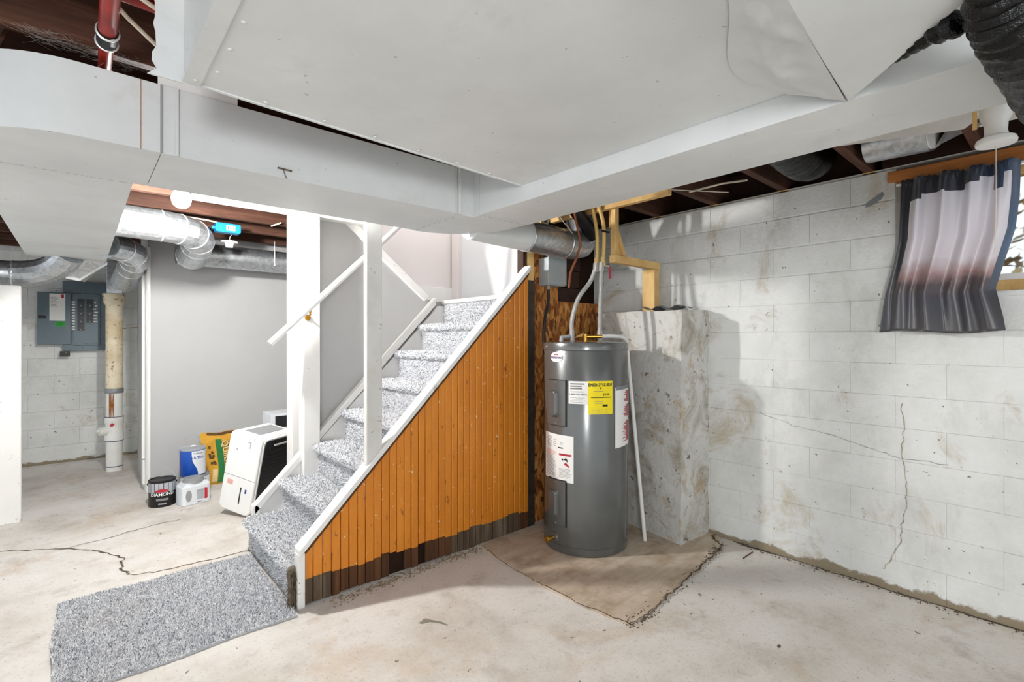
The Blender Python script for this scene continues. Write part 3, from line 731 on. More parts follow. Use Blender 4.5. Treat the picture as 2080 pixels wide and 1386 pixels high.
# lowered take-off plate, with crumpled foil where it meets the plenum
pl = [(1.457,.373),(1.30,.232),(1.178,.125),(.95,-.08),(.7,-.3),(.66,.30),(.942,.335),(1.2,.355)]
obj('takeoff_plate', B().prism(pl, 1.916, 1.985, 'z'), M['duct'], plenum, bevel=.004)
def foil(u, v):
    a, c = V((1.45,.376,1.918)), V((.66,.31,1.918)); p = a+(c-a)*u; q = p+V((-.03,.15+.05*sin(u*7),ZC-1.918-.006)); r = p+(q-p)*v
    k = sin(pi*min(1,v*1.02))*(.4+.6*sin(pi*u)); n = noise.turbulence(V((u*7, v*3, 1)), 3, False)
    return tuple(r+V((0,0,-.022*k*n)))
obj('crumpled_foil', B().grid(foil, 60, 16), M['duct'], plenum, smooth=True, recalc=False)

# black plastic-wrapped flexible duct close to the camera
def bagtube(pts, r, n, seed, amp, rings):
    pts = [V(p) for p in pts]; out = []
    seg = len(pts)-1
    def P_(t):
        f = min(t*seg, seg-1e-6); i = int(f); u = f-i
        p0, p1, p2, p3 = pts[max(i-1,0)], pts[i], pts[i+1], pts[min(i+2,seg)]
        return .5*((2*p1)+(p2-p0)*u+(2*p0-5*p1+4*p2-p3)*u*u+(3*p1-p0-3*p2+p3)*u**3)
    b = B(); path = [P_(k/rings) for k in range(rings+1)]; rad = r if not isinstance(r, (list,tuple)) else None
    rs_ = [r]*(rings+1) if rad is not None else [r[min(int(k/rings*(len(r)-1)),len(r)-2)]*(1-(k/rings*(len(r)-1))%1)+r[min(int(k/rings*(len(r)-1))+1,len(r)-1)]*((k/rings*(len(r)-1))%1) for k in range(rings+1)]
    b.tube(path, rs_, n)
    nv = []
    for i, v in enumerate(b.v):
        k = min(i//n, rings); c = path[k]; d = V(v)-c; a = i % n
        f = 1+amp*noise.noise(V((k*.35+seed, cos(2*pi*a/n)*1.1, sin(2*pi*a/n)*1.1)))+amp*.6*sin(k*1.9)
        nv.append(tuple(c+d*f))
    b.v = nv; return b
flex = obj('wrapped_flex_duct', bagtube([(1.13,.085,1.925),(1.18,.08,1.895),(1.24,.066,1.868),(1.36,.050,1.855),(1.6,.03,1.852),(1.88,-.03,1.862),(2.06,-.12,1.99),(2.12,-.2,2.192)], [.035,.05,.055,.056,.056,.056,.056,.056], 22, 3, .1, 70), M['blackfilm'],
   label='black plastic-wrapped flexible duct hanging near the top right corner', cat='duct', smooth=True)
fl2 = obj('plastic_film_scrap', bagtube([(1.355,.285,1.925),(1.32,.245,1.925),(1.27,.195,1.918),(1.215,.14,1.905)], [.004,.009,.016,.024], 14, 9, .28, 26), M['blackfilm'],
   label='scrap of shiny black plastic film sticking out beside the painted plate', cat='plastic film', smooth=True)
# flex duct between the joists over the block wall
b = bagtube([(2.05,.98,2.30),(2.5,.95,2.30),(2.85,.94,2.27),(3.02,.94,2.31),(3.06,.94,2.40)], .108, 26, 5, .035, 90)
obj('joist_flex_duct', b, M['blackfilm'], label='glossy black ribbed flexible duct between the joists above the block wall', cat='duct', smooth=True)
# galvanised round duct next to the stair wall
def gore(pts, r, n=20, seams=()):
    b = B(); rad = [r]*len(pts); b.tube(pts, rad, n); return b
def bendpath(p, q, s, n=6):   # quadratic arc
    p, q, s = V(p), V(q), V(s); return [p*(1-t)**2+q*2*t*(1-t)+s*t*t for t in [k/n for k in range(n+1)]]
def ring(c, d, r, w=.006):
    c, d = V(c), V(d).normalized(); return B().tube([c-d*w, c-d*w*.4, c+d*w*.4, c+d*w], [r, r+.004, r+.004, r], 20, cap=False)
rd = thing('round_duct', (2.2, 2.30, 1.88), 'galvanised round duct with an elbow above the strand-board wall', 'duct')
obj('painted_section', B().tube([(1.68,2.27,1.985),(2.12,2.29,1.975)], .098, 24), M['duct'], rd, smooth=True)
obj('bare_section', B().tube([(2.12,2.29,1.975),(2.50,2.30,1.97)], .100, 24), M['galv'], rd, smooth=True)
path = bendpath((2.50,2.30,1.97),(2.80,2.31,1.96),(2.74,2.36,2.14),5)+[V((2.70,2.38,2.30))]
obj('elbow', gore(path, .098, 24), M['galv'], rd, smooth=True, angle=18)
for c, d in (((2.13,2.29,1.975),(1,0,0)), ((2.49,2.30,1.97),(1,0,0))): obj('seam', ring(c, d, .1), M['galv'], rd, smooth=True)
obj('small_elbow', gore(bendpath((2.40,2.42,2.10),(2.47,2.44,2.20),(2.42,2.46,2.32),5), .045, 16), M['galv'], rd, smooth=True)
obj('hanger_strap', B().box(2.26,2.285,2.285,2.30,2.05,2.215), M['lumber'], rd)
obj('black_drain_pipe', B().tube([(2.36,2.18,2.26),(2.58,2.20,2.12),(2.70,2.21,2.03)], .045, 18), M['black'], label='thick black drain pipe slanting past the galvanised elbow', cat='pipe', smooth=True)
obj('copper_line', B().tube([(2.44,2.17,2.2),(2.46,2.16,2.10),(2.52,2.17,1.95),(2.50,2.19,1.86),(2.46,2.21,1.76),(2.455,2.22,1.66)], .008, 8), M['copper'], label='thin copper tube hanging down in front of the dark wall opening', cat='tube', smooth=True)
obj('grounding_wire', B().tube([(2.25,2.2,2.2),(2.36,2.2,2.1),(2.45,2.185,2.02)], .003, 6), M['wire'], label='thin pale wire slanting down beside the round duct', cat='wire', smooth=True)

# elbows and wall run on the left
lp = thing('stove_pipe_run', (.9, 4.6, 1.9), 'galvanised round duct with a gored elbow running along the grey partition', 'duct')
path = [V((.15,3.90,2.055)), V((.40,3.92,2.055))]+bendpath((.44,3.93,2.055),(.64,3.96,2.05),(.655,4.25,2.02),6)+bendpath((.655,4.30,2.01),(.65,4.72,1.96),(.72,4.86,2.0),4)
obj('elbow', B().tube(path, .1, 24), M['galv'], lp, smooth=True, angle=14)
for k in (1, 3, 5, 7, 9, 11): 
    if k+1 < len(path): obj('seam', ring(path[k], path[k+1]-path[k-1], .1, .005), M['bright'], lp, smooth=True)
obj('wall_section', B().tube([(.60,4.86,2.03),(1.9,4.90,2.03)], .1, 24), M['galv'], lp, smooth=True)
obj('hanger_strap', B().tube([(1.33,4.78,2.20),(1.33,4.77,2.08),(1.33,4.768,1.98)], .004, 6), M['bright'], lp)
lp2 = thing('down_duct', (.3, 5.2, 1.75), 'galvanised gored elbow dropping behind the partition toward the stack pipe', 'duct')
path = [V((.15,4.62,2.0)),V((.22,4.70,2.0))]+bendpath((.24,4.74,2.0),(.34,4.86,1.99),(.335,5.06,1.95),4)+bendpath((.33,5.12,1.94),(.325,5.42,1.90),(.30,5.62,1.83),4)
obj('elbow', B().tube(path, .095, 22), M['galv'], lp2, smooth=True, angle=14)
for k in (2, 4, 6, 8): obj('seam', ring(path[k], path[k+1]-path[k-1], .095, .004), M['bright'], lp2, smooth=True)
obj('top_collar', B().tube([(.15,4.30,2.19),(.3,4.32,2.19),(.42,4.34,2.18)], .07, 18), M['galv'], lp2, smooth=True)
lp3 = thing('left_duct', (-.4, 5.1, 1.75), 'galvanised pleated elbow above the white board post at the far left', 'duct')
path = bendpath((-.06,4.96,1.95),(-.13,5.08,1.80),(-.36,5.14,1.80),6)
obj('elbow', B().tube(path, .095, 14), M['galv'], lp3, smooth=True, angle=12)
obj('run', B().tube([(-.36,5.14,1.80),(-1.4,5.16,1.80)], .09, 18), M['galv'], lp3, smooth=True)
obj('seam', ring((-.37,5.14,1.80), (1,0,0), .092), M['bright'], lp3, smooth=True)

# white-washed ceiling panels beyond the branch duct
obj('ceiling_panel', B().prism([(1.80,.17),(2.56,.17),(2.78,.30),(2.60,.70),(1.80,1.12)], 2.196, 2.212, 'z'), M['wornwhite'], label='dirty white-washed board under the joists behind the branch duct', cat='board')
obj('ceiling_panel', B().prism([(1.80,-.55),(2.72,-.5),(2.82,.0),(2.80,.26),(2.60,.15),(1.80,.15)], 2.196, 2.212, 'z'), M['wornwhite'], label='cleaner white board above the pull-chain lamp', cat='board')
bt = thing('ceiling_boot', (2.86, .50, 2.23), 'round duct boot with a white end cap between joists above the window', 'duct')
obj('boot_body', B().tube([(2.88,.42,2.255),(2.90,.66,2.27)], .088, 24), M['galv'], bt, smooth=True)
obj('boot_cap', B().tube([(2.879,.412,2.2545),(2.88,.419,2.255)], .078, 24), M['whiteplastic'], bt, smooth=True)
obj('boot_apron', B().add([(2.86,.33,2.30),(3.02,.20,2.30),(3.02,.40,2.23),(2.93,.42,2.18)], [(0,1,2,3)]), M['galv'], bt, recalc=False)
obj('dark_blocking', B().box(3.17,3.24,-.6,.66,2.218,2.43), M['subfloor'], ceiling)
# cables between the joists
obj('joist_cable', B().tube([(2.75,1.52,2.2),(2.85,1.36,2.235),(2.80,1.20,2.205)], .006, 8), M['wire'], label='short pale cable drooping between joists above the block wall', cat='cable', smooth=True)
obj('joist_cable', B().tube([(2.1,1.75,2.19),(2.35,1.70,2.2),(2.65,1.55,2.2),(2.9,1.35,2.19)], .003, 6), M['wire'], label='thin pale wire strung under joists near the lumber ledger', cat='cable', smooth=True)

# red pipe, beige branch and cables at upper left
rp_ = thing('red_drain_pipe', (.07, 1.8, 2.15), 'red painted pipe with a black rubber coupling at the upper left', 'pipe')
obj('pipe', B().tube([(.060,1.42,2.215),(.060,1.80,2.190)], .022, 18), M['redpipe'], rp_, smooth=True)
obj('coupling', B().tube([(.060,1.795,2.190),(.060,1.87,2.186)], .0245, 18), M['black'], rp_, smooth=True)
for y in (1.80, 1.865): obj('hose_clamp', ring((.060,y,2.188), (0,1,0), .0245, .004), M['bright'], rp_, smooth=True)
obj('lower_pipe', B().tube([(.060,1.87,2.186),(.060,2.6,2.186)], .018, 18), M['redpipe'], rp_, smooth=True)
bp_ = thing('beige_branch_pipe', (.2, 1.5, 2.2), 'beige pipe with a red fitting beside the torn duct flap', 'pipe')
obj('pipe', B().tube([(.07,1.50,2.235),(.5,1.52,2.235)], .026, 16), M['oldpvc'], bp_, smooth=True)
obj('fitting', B().tube([(.075,1.66,2.235),(.5,1.68,2.235)], .02, 16), M['redpipe'], bp_, smooth=True)
obj('coupling', B().tube([(.095,1.50,2.235),(.13,1.502,2.235)], .033, 16), M['black'], bp_, smooth=True)
obj('joist_cable', B().tube([(-.05,1.50,2.20),(.03,1.60,2.205),(.10,1.72,2.205),(.2,1.86,2.205)], .006, 8), M['wire'], label='pale cable crossing behind the red pipe, lower of two', cat='cable', smooth=True)
obj('joist_cable', B().tube([(-.02,1.48,2.205),(.06,1.56,2.208),(.2,1.66,2.208)], .006, 8), M['wire'], label='pale cable crossing behind the red pipe, upper of two', cat='cable', smooth=True)
obj('bridging_stick', B().tube([(-.2,2.2,2.22),(-.12,2.02,2.32)], .012, 6), M['joist'], label='slanting wooden bridging stick between joists at far left', cat='timber')
rw = random.Random(6); b = B()
for _ in range(150):
    c = V((rw.uniform(-.12,.02), rw.gauss(1.98,.02), 2.205+rw.gauss(0,.008))) if rw.random() < .65 else V((rw.uniform(.06,.15), rw.gauss(1.99,.02), 2.20+rw.gauss(0,.008)))
    d = V((rw.gauss(0,.04), rw.gauss(0,.018), rw.gauss(0,.012)))
    b.tube([c, c+d*.5+V((0,0,-.004)), c+d], .00022, 3, cap=False)
obj('cobweb', b, M['cobweb'], label='dusty cobwebs hanging under the joists at the upper left', cat='cobweb', kind='stuff', recalc=False)
# ================================================================== LAMPS, DETECTOR
lamp = thing('ceiling_bulb', (.41, 3.15, 2.05), 'lit bare bulb under the joists beside the white header', 'lamp')
obj('bulb', B().lathe([(.002,-.050),(.022,-.046),(.040,-.028),(.046,0),(.040,.026),(.024,.05),(.018,.062),(.017,.075)], (.41,3.15,2.068), 24), M['bulb'], lamp, smooth=True)
obj('socket', B().lathe([(.022,.0),(.022,.03),(.055,.034),(.055,.050)], (.41,3.15,2.144), 20), M['whiteplastic'], lamp, smooth=True)
pull = thing('pull_chain_lamp', (2.42, .17, 1.95), 'white unlit pull-chain lampholder hanging in front of the curtain', 'lamp')
obj('box', B().bbox(2.37,2.50,.12,.24,2.145,2.195, .01, 'z'), M['whiteplastic'], pull, bevel=.003)
obj('holder', B().lathe([(.046,.0),(.042,-.05),(.032,-.07),(.030,-.10),(.034,-.118)], (2.43,.178,2.15), 24), M['whiteplastic'], pull, smooth=True)
obj('shade_disc', B().lathe([(.034,0),(.052,-.010),(.056,-.022),(.054,-.030),(.02,-.034)], (2.43,.178,2.035), 28), M['whiteplastic'], pull, smooth=True)
obj('pull_cord', B().tube([(2.43,.178,2.0),(2.432,.178,1.8),(2.428,.18,1.62)], .0014, 6), M['wire'], pull)
obj('conduit', B().tube([(2.48,.15,2.155),(2.56,.08,2.135),(2.70,-.0,2.14),(2.95,-.12,2.17)], .014, 10), M['whiteplastic'], pull, smooth=True)
obj('side_clip', B().box(2.378,2.386,.222,.234,2.06,2.145), M['lumber'], pull)
jb = thing('blue_junction_box', (.86, 4.29, 2.13), 'blue plastic electrical box fixed under a joist with a white sticker', 'junction box')
obj('box', B().bbox(.77,.94,4.25,4.33,2.13,2.20, .012, 'y'), M['bluebox'], jb, bevel=.004)
obj('sticker', B().box(.84,.90,4.248,4.25,2.145,2.185), M['paper'], jb)
for k in range(5): obj('bar_mark', B().box(.849+.009*k,.853+.009*k,4.2472,4.248,2.152,2.178), M['ink'], jb)
obj('mount_tab', B().box(.75,.77,4.27,4.31,2.15,2.17), M['bluebox'], jb)
obj('feed_cable', B().tube([(.79,4.28,2.20),(.72,4.27,2.206),(.6,4.26,2.207)], .006, 8), M['wire'], jb, smooth=True)
sd = thing('ceiling_sensor', (.90, 4.52, 2.05), 'white detector disc dangling by its wire below the blue box', 'detector')
obj('base_disc', B().lathe([(.06,.0),(.064,.006),(.06,.012)], (.90,4.45,2.085), 24), M['whiteplastic'], sd, smooth=True)
obj('sensor_body', B().lathe([(.026,-.036),(.030,-.012),(.036,.0)], (.90,4.45,2.085), 20), M['whiteplastic'], sd, smooth=True)
obj('wire', B().tube([(.90,4.45,2.095),(.895,4.40,2.125),(.90,4.34,2.14)], .003, 6), M['whiteplastic'], sd)
obj('cut_cable', B().tube([(1.19,4.10,2.23),(1.12,4.12,2.195)], .006, 8), M['wire'], label='short cut cable end poking from the joists near the thick post', cat='cable', smooth=True)
# ================================================================== WATER HEATER
HC = V((2.47, 2.089, 0)); HR = .268; HH = 1.288; PZ0 = .010
cdir = V((-HC.x, -HC.y, 0)).normalized(); rdir = V((-cdir.y, cdir.x, 0))
if rdir.dot(V((.751, -.66, 0))) < 0: rdir = -rdir
def cyl(phi, z, r=HR): return HC+(cdir*cos(phi)+rdir*sin(phi))*r+V((0,0,z))
heater = thing('water_heater', (HC.x, HC.y, PZ0), 'dark grey cylindrical electric water heater standing in the corner', 'water heater')
obj('jacket', B().lathe([(HR-.012,0),(HR-.002,.004),(HR,.014),(HR,.045),(HR-.004,.048),(HR-.004,.052),(HR,.055),(HR,HH-.05),(HR-.002,HH-.046)], (HC.x,HC.y,PZ0), 72), M['heater'], heater, smooth=True, angle=30)
obj('top_cap', B().lathe([(HR+.001,-.050),(HR+.005,-.046),(HR+.005,-.010),(HR+.001,-.001),(HR-.03,.004),(.02,.012)], (HC.x,HC.y,PZ0+HH-.002), 72), M['heater'], heater, smooth=True, angle=30)
for ph in (-62,-8,24,55): obj('cap_screw', B().ball(cyl(R(ph), HH-.018, HR+.006), .005, 8, 6), M['chrome'], heater, smooth=True)
def patch(name, p0, p1, z0, z1, dr, mat, th=.0008, skew=0, parent=None):
    n = 10
    b = B(); vs = []
    for r in (HR+dr, HR+dr+th):
        for j in range(2):
            for i in range(n+1):
                ph = R(p0+(p1-p0)*i/n); vs.append(cyl(ph, (z0, z1)[j]+skew*i/n, r))
    m = n+1; fs = [(2*m+i, 2*m+i+1, 3*m+i+1, 3*m+i) for i in range(n)]+[(i+1, i, m+i, m+i+1) for i in range(n)]
    fs += [(i, i+1, 2*m+i+1, 2*m+i) for i in range(n)]+[(m+i+1, m+i, 3*m+i, 3*m+i+1) for i in range(n)]+[(0,2*m,3*m,m),(n,m+n,3*m+n,2*m+n)]
    b.add(vs, fs); return obj(name, b, mat, parent or heater, smooth=True)
def wr(phc, zc, r=HR+.003):
    return lambda v: cyl(R(phc)+v.x/HR, zc+v.y, r)
def bars(lab, p0, p1, z0, z1, n, mat, seed, h=.4):
    rb = random.Random(seed); dz = (z1-z0)/n
    b = B()
    for k in range(n):
        e = p0+(p1-p0)*rb.uniform(.72, 1); z = z0+dz*k
        m = 5; vs = [cyl(R(p0+(e-p0)*i/m), zz, HR+.0032) for zz in (z, z+dz*h) for i in range(m+1)]
        b.add(vs, [(i, i+1, m+2+i, m+1+i) for i in range(m)])
    return obj('print_lines', b, mat, lab, recalc=False)
# round maker's badge
b = B(); n = 28; vs = [cyl(R(-41), 1.206, HR+.0026)]+[cyl(R(-41)+.052*cos(2*pi*k/n)/HR, 1.206+.031*sin(2*pi*k/n), HR+.0026) for k in range(n)]
b.add(vs, [(0, 1+k, 1+(k+1) % n) for k in range(n)]); bd = obj('maker_badge', b, M['paper'], heater, recalc=False)
text('badge_lettering', 'Richmond', .024, None, M['purpleink'], bd, wr(-41, 1.204), .0006)
b = B()
for k in range(3):
    vs = [cyl(R(-41)+(-.02+.012*k+dx)/HR, 1.218+dz, HR+.003) for dx, dz in ((0,0),(.011,.0),(.013,.009+.002*(k == 1)),(.004,.009))]; b.add(vs, [(0,1,2,3)])
obj('badge_crown', b, M['redink'], bd, recalc=False)
lab = patch('phone_label', -21.8, 3.5, .928, 1.064, .0012, M['paper'])
text('phone_number', '1-800-432-8373', .0165, None, M['ink'], lab, wr(-9.6, .985), .0001)
for q, l in enumerate((1.044, 1.030, 1.016)): bars(lab, -19.5, 1, l, l+.008, 1, M['greyink'], 30+q, 1)
bars(lab, -19.5, 1, .938, .972, 4, M['greyink'], 8, .2); bars(lab, -19.5, 1, .998, 1.008, 2, M['greyink'], 9, .2)
lab = patch('energy_label', 2.9, 36.5, .868, 1.066, .0022, M['yellow'])
text('energy_heading', 'ENERGYGUIDE', .0255, None, M['ink'], lab, wr(19.6, 1.042), .0012, sx=.88)
text('energy_cost', '$488', .0215, None, M['ink'], lab, wr(27, .985), .0004)
b = B().add([cyl(R(19.6)+x/HR, 1.022+z, HR+.0034) for x, z in ((-.008,.006),(.008,.006),(0,-.006))], [(0,1,2)]); obj('arrow_mark', b, M['ink'], lab, recalc=False)
patch('scale_bar', 7, 34, .965, .9685, .0031, M['ink'], parent=lab)
patch('energy_logo', 22, 29, .914, .926, .0031, M['ink'], parent=lab)
bars(lab, 10, 27, 1.003, 1.012, 1, M['greyink'], 3, .35); bars(lab, 12, 26, .93, .955, 2, M['greyink'], 4, .15); bars(lab, 5, 33, .874, .906, 5, M['greyink'], 5, .15)
lab = patch('warning_sleeve', 41, 84, .655, 1.025, .003, M['paper'], skew=.01)
for z0, z1, n_ in ((.93,1.0,13),(.84,.915,14),(.69,.815,22)):
    rb = random.Random(n_); b = B()
    for k in range(n_):
        z = z0+(z1-z0)*k/n_; ln = rb.uniform(10, 22); m = 4
        vs = [cyl(R(78-ln+ln*i/m), zz, HR+.0052) for zz in (z, z+(z1-z0)/n_*.7) for i in range(m+1)]; b.add(vs, [(i, i+1, m+2+i, m+1+i) for i in range(m)])
    obj('red_print', b, M['redink'], lab, recalc=False)
patch('sleeve_flap', 42, 82, 1.005, 1.03, .0042, M['greycard'], parent=lab, skew=.008)
lab = patch('safety_label', -67, -15, .452, .735, .0012, M['paper'], skew=-.004)
bars(lab, -63, -40, .475, .60, 15, M['greyink'], 12, .28); bars(lab, -63, -40, .60, .635, 5, M['pinkink'], 13, .5); bars(lab, -36, -18, .475, .535, 8, M['greyink'], 14, .25)
bars(lab, -60, -48, .655, .72, 8, M['greyink'], 15, .3); bars(lab, -46, -40, .66, .71, 4, M['greyink'], 16, .2)
patch('red_heading', -36, -18, .608, .620, .0022, M['redink'], parent=lab); patch('ul_box', -38, -30, .650, .657, .0022, M['ink'], parent=lab)
b = B()
for x0, x1, z0, z1 in ((-.018,-.006,.580,.590),(0,.02,.582,.590),(.008,.014,.590,.598),(.016,.022,.572,.584)):
    b.add([cyl(R(-28)+x/HR, z, HR+.0034) for x, z in ((x0,z0),(x1,z0),(x1,z1),(x0,z1))], [(0,1,2,3)])
obj('tap_pictogram', b, M['ink'], lab, recalc=False)
obj('hand_pictogram', B().add([cyl(R(-25)+x/HR, .556+z, HR+.0034) for x, z in ((-.012,.008),(-.004,.012),(.006,.006),(.022,-.010),(.018,-.016),(-.002,-.006),(-.014,-.002))], [tuple(range(7))]), M['redink'], lab, recalc=False)
b = B().tube([cyl(R(-32)+.008*cos(t)/HR, .682+.008*sin(t), HR+.0028) for t in [k*pi/6 for k in range(13)]], .0008, 4); obj('ring_mark', b, M['greyink'], lab)
# two access covers
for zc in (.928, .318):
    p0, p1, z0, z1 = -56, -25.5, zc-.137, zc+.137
    patch('cover_shade_line', p0-.9, p1+.9, z0-.004, z1+.004, .0015, M['black'], .004)  # black outline standing in for the shadow gap around the cover
    cv = patch('access_cover', p0, p1, z0, z1, .002, M['heater'], .010)
    b = B(); nn_, mm = 20, 10
    def bump_(u, v):
        # stadium-shaped raised boss
        ph = -51+15*u; z = zc-.085+.16*v
        du = abs(u-.5)*2; dv = max(0, abs(v-.5)*2-.75)/.25; e = max(0, 1-(du**2.6+dv**2.2))
        return tuple(cyl(R(ph), z, HR+.0125+.020*min(1, e*2.2)))
    obj('cover_boss', B().grid(bump_, 14, 26), M['heater'], cv, smooth=True, angle=60, recalc=False)
    for z in (z0+.012, z1-.012): obj('cover_screw', B().ball(cyl(R(-40), z, HR+.013), .004, 8, 6), M['chrome'], cv, smooth=True)
# drain valve
d0 = cyl(R(-45), .095, HR); dn = (cdir*cos(R(-45))+rdir*sin(R(-45)))
obj('drain_boss', B().tube([d0-dn*.004, d0+dn*.010], [.036,.030], 20), M['heater'], heater, smooth=True)
dv = obj('drain_valve', B().tube([d0+dn*.01, d0+dn*.035, d0+dn*.036, d0+dn*.060], [.012,.012,.016,.016], 12), M['brass'], heater, smooth=True)
obj('valve_knob', B().tube([d0+dn*.060, d0+dn*.066], [.020,.018], 6), M['brass'], dv)
# flexible connectors and fittings
def smoothpath(pts, n=24):
    pts = [V(p) for p in pts]; seg = len(pts)-1; out = []
    for k in range(n+1):
        f = min(k/n*seg, seg-1e-6); i = int(f); u = f-i; p0, p1, p2, p3 = pts[max(i-1,0)], pts[i], pts[i+1], pts[min(i+2,seg)]
        out.append(.5*((2*p1)+(p2-p0)*u+(2*p0-5*p1+4*p2-p3)*u*u+(3*p1-p0-3*p2+p3)*u**3))
    return out
TZ = PZ0+HH+.006
for nm, pts in (('hose', [(2.405,2.146,TZ+.05),(2.405,2.146,TZ+.14),(2.46,2.14,TZ+.28),(2.56,2.12,TZ+.40),(2.598,2.105,TZ+.50)]), ('hose', [(2.54,2.027,TZ+.05),(2.545,2.03,TZ+.2),(2.575,2.045,TZ+.36),(2.595,2.055,TZ+.50)])):
    h = obj('braided_hose', B().tube(smoothpath(pts, 30), .0145, 14), M['chrome'], heater, smooth=True)
    p = V(pts[0]); obj('hose_nut', B().tube([p-V((0,0,.055)), p-V((0,0,.01)), p+V((0,0,.02))], [.018,.019,.017], 8), M['chrome'], h)
    q = V(pts[-1]); obj('hose_nut', B().tube([q-V((.004,0,.04)), q+V((0,0,.02))], .019, 8), M['chrome'], h)
obj('relief_valve', B().tube([(2.46,2.08,TZ-.004),(2.46,2.08,TZ+.045)], [.013,.016], 10).tube([(2.46,2.08,TZ+.028),(2.53,2.0,TZ+.03)], .012, 10), M['brass'], heater, smooth=True)
obj('valve_tag', B().add([(2.45,2.085,TZ+.05),(2.40,2.10,TZ+.035),(2.39,2.11,TZ+.02),(2.43,2.085,TZ+.03)], [(0,1,2,3)]), M['lumber'], heater, recalc=False)
obj('relief_outlet', B().tube(smoothpath([(2.53,2.0,TZ+.03),(2.60,1.95,TZ+.03),(2.66,1.92,TZ+.018),(2.70,1.93,TZ-.04),(2.716,1.934,TZ-.10)], 16), .0135, 12), M['pvc'], heater, smooth=True)
obj('wire_nut_cover', B().tube([(2.345,2.18,TZ-.004),(2.345,2.18,TZ+.022),(2.395,2.15,TZ+.03)], [.018,.018,.014], 10), M['greyplastic'], heater, smooth=True)
obj('discharge_pipe', B().tube([(2.716,1.934,TZ-.10),(2.744,1.822,.014)], .0125, 14), M['pvc'], heater, smooth=True)
# supply pipes above
for nm, pts, lbl in (('cold', [(2.604,2.105,1.80),(2.605,2.10,1.92),(2.598,2.10,2.05),(2.56,2.11,2.215)], 'yellowed plastic water pipe above the heater, left of the pair'),
                     ('hot', [(2.604,2.052,1.80),(2.61,2.048,1.95),(2.60,2.045,2.08),(2.545,2.05,2.215)], 'yellowed plastic water pipe above the heater, beside the wooden stud')):
    t = thing('supply_pipe', pts[0], lbl, 'pipe', 'water pipes above the heater')
    obj('pipe', B().tube(smoothpath(pts, 14), .0125, 12), M['cpvc'], t, smooth=True)
    p = V(pts[0]); obj('coupling', B().tube([p+V((0,0,.0)), p+V((0,0,.035)), p+V((0,0,.036)), p+V((0,0,.06))], [.018,.018,.0155,.0155], 12), M['cpvc'], t, smooth=True)
    if nm == 'hot':
        obj('shutoff_valve', B().tube([p+V((.0,0,.005)), p+V((.035,-.02,.0))], .012, 10), M['chrome'], t, smooth=True)
        obj('valve_handle', B().box(2.632,2.648,2.015,2.027,1.715,1.795), M['redplastic'], t, bevel=.005)
obj('pipe_strap', B().box(2.570,2.64,2.026,2.035,2.02,2.03), M['black'], label='black strap holding the water pipes against the wooden stud', cat='strap')
# lumber bracket
br = thing('lumber_bracket', (2.85, 2.0, 1.51), 'new lumber bracket on the ledge carrying the water pipes', 'bracket')
obj('ledge_post', B().box(3.07,3.13,1.96,2.06,1.512,1.815), M['lumber'], br, bevel=.003)
obj('arm', B().box(2.605,3.14,1.955,2.00,1.815,1.865), M['lumber'], br, bevel=.003)
obj('upright', B().box(2.628,2.668,1.97,2.008,1.866,2.205), M['lumber'], br, bevel=.003)
obj('upright_block', B().box(2.625,2.645,2.008,2.02,2.05,2.205), M['lumber'], br, bevel=.003)
M_ = Matrix.Translation((2.70,1.985,1.95)) @ Matrix.Rotation(R(-27),4,'Y')
obj('brace', B().box(-.016,.016,-.012,.012,-.105,.125, M_), M['lumber'], br, bevel=.002)
obj('brace_web', B().add([(2.67,1.992,1.87),(2.745,1.992,1.87),(2.67,1.992,2.04)], [(0,1,2)]), M['lumber'], br, recalc=False)
obj('ledger', B().box(2.585,2.625,1.56,2.52,2.165,2.210), M['lumber'], label='pale lumber ledger strip under the joists beyond the duct', cat='lumber', bevel=.003)
# grey sheet on the ledge
obj('grey_sheet_scrap', B().grid(lambda u, v: (2.90+.16*u, 1.66+.30*v, 1.524+.012*sin(v*14)+.006*sin(u*6)), 10, 18), M['greycard'], label='crinkled grey sheet scrap lying on top of the concrete ledge', cat='scrap', smooth=True, recalc=False)
# disconnect box and cable
dbx = thing('disconnect_box', (2.585, 2.5, 1.70), 'grey steel switch box mounted on the strand board', 'electrical box')
obj('case', B().box(2.495,2.675,2.452,2.548,1.70,1.90), M['disconnect'], dbx, bevel=.006)
obj('cover', B().box(2.49,2.68,2.444,2.452,1.708,1.905), M['disconnect'], dbx, bevel=.003)
obj('hub', B().tube([(2.545,2.50,1.70),(2.545,2.50,1.675)], .014, 12), M['chrome'], dbx, smooth=True)
obj('armoured_cable', B().tube(smoothpath([(2.545,2.50,1.676),(2.535,2.49,1.58),(2.49,2.48,1.45),(2.47,2.47,1.30),(2.475,2.45,1.17),(2.505,2.42,1.10),(2.53,2.38,1.07)], 26), .011, 10), M['cable'], label='black cable looping down from the grey switch box', cat='cable', smooth=True)

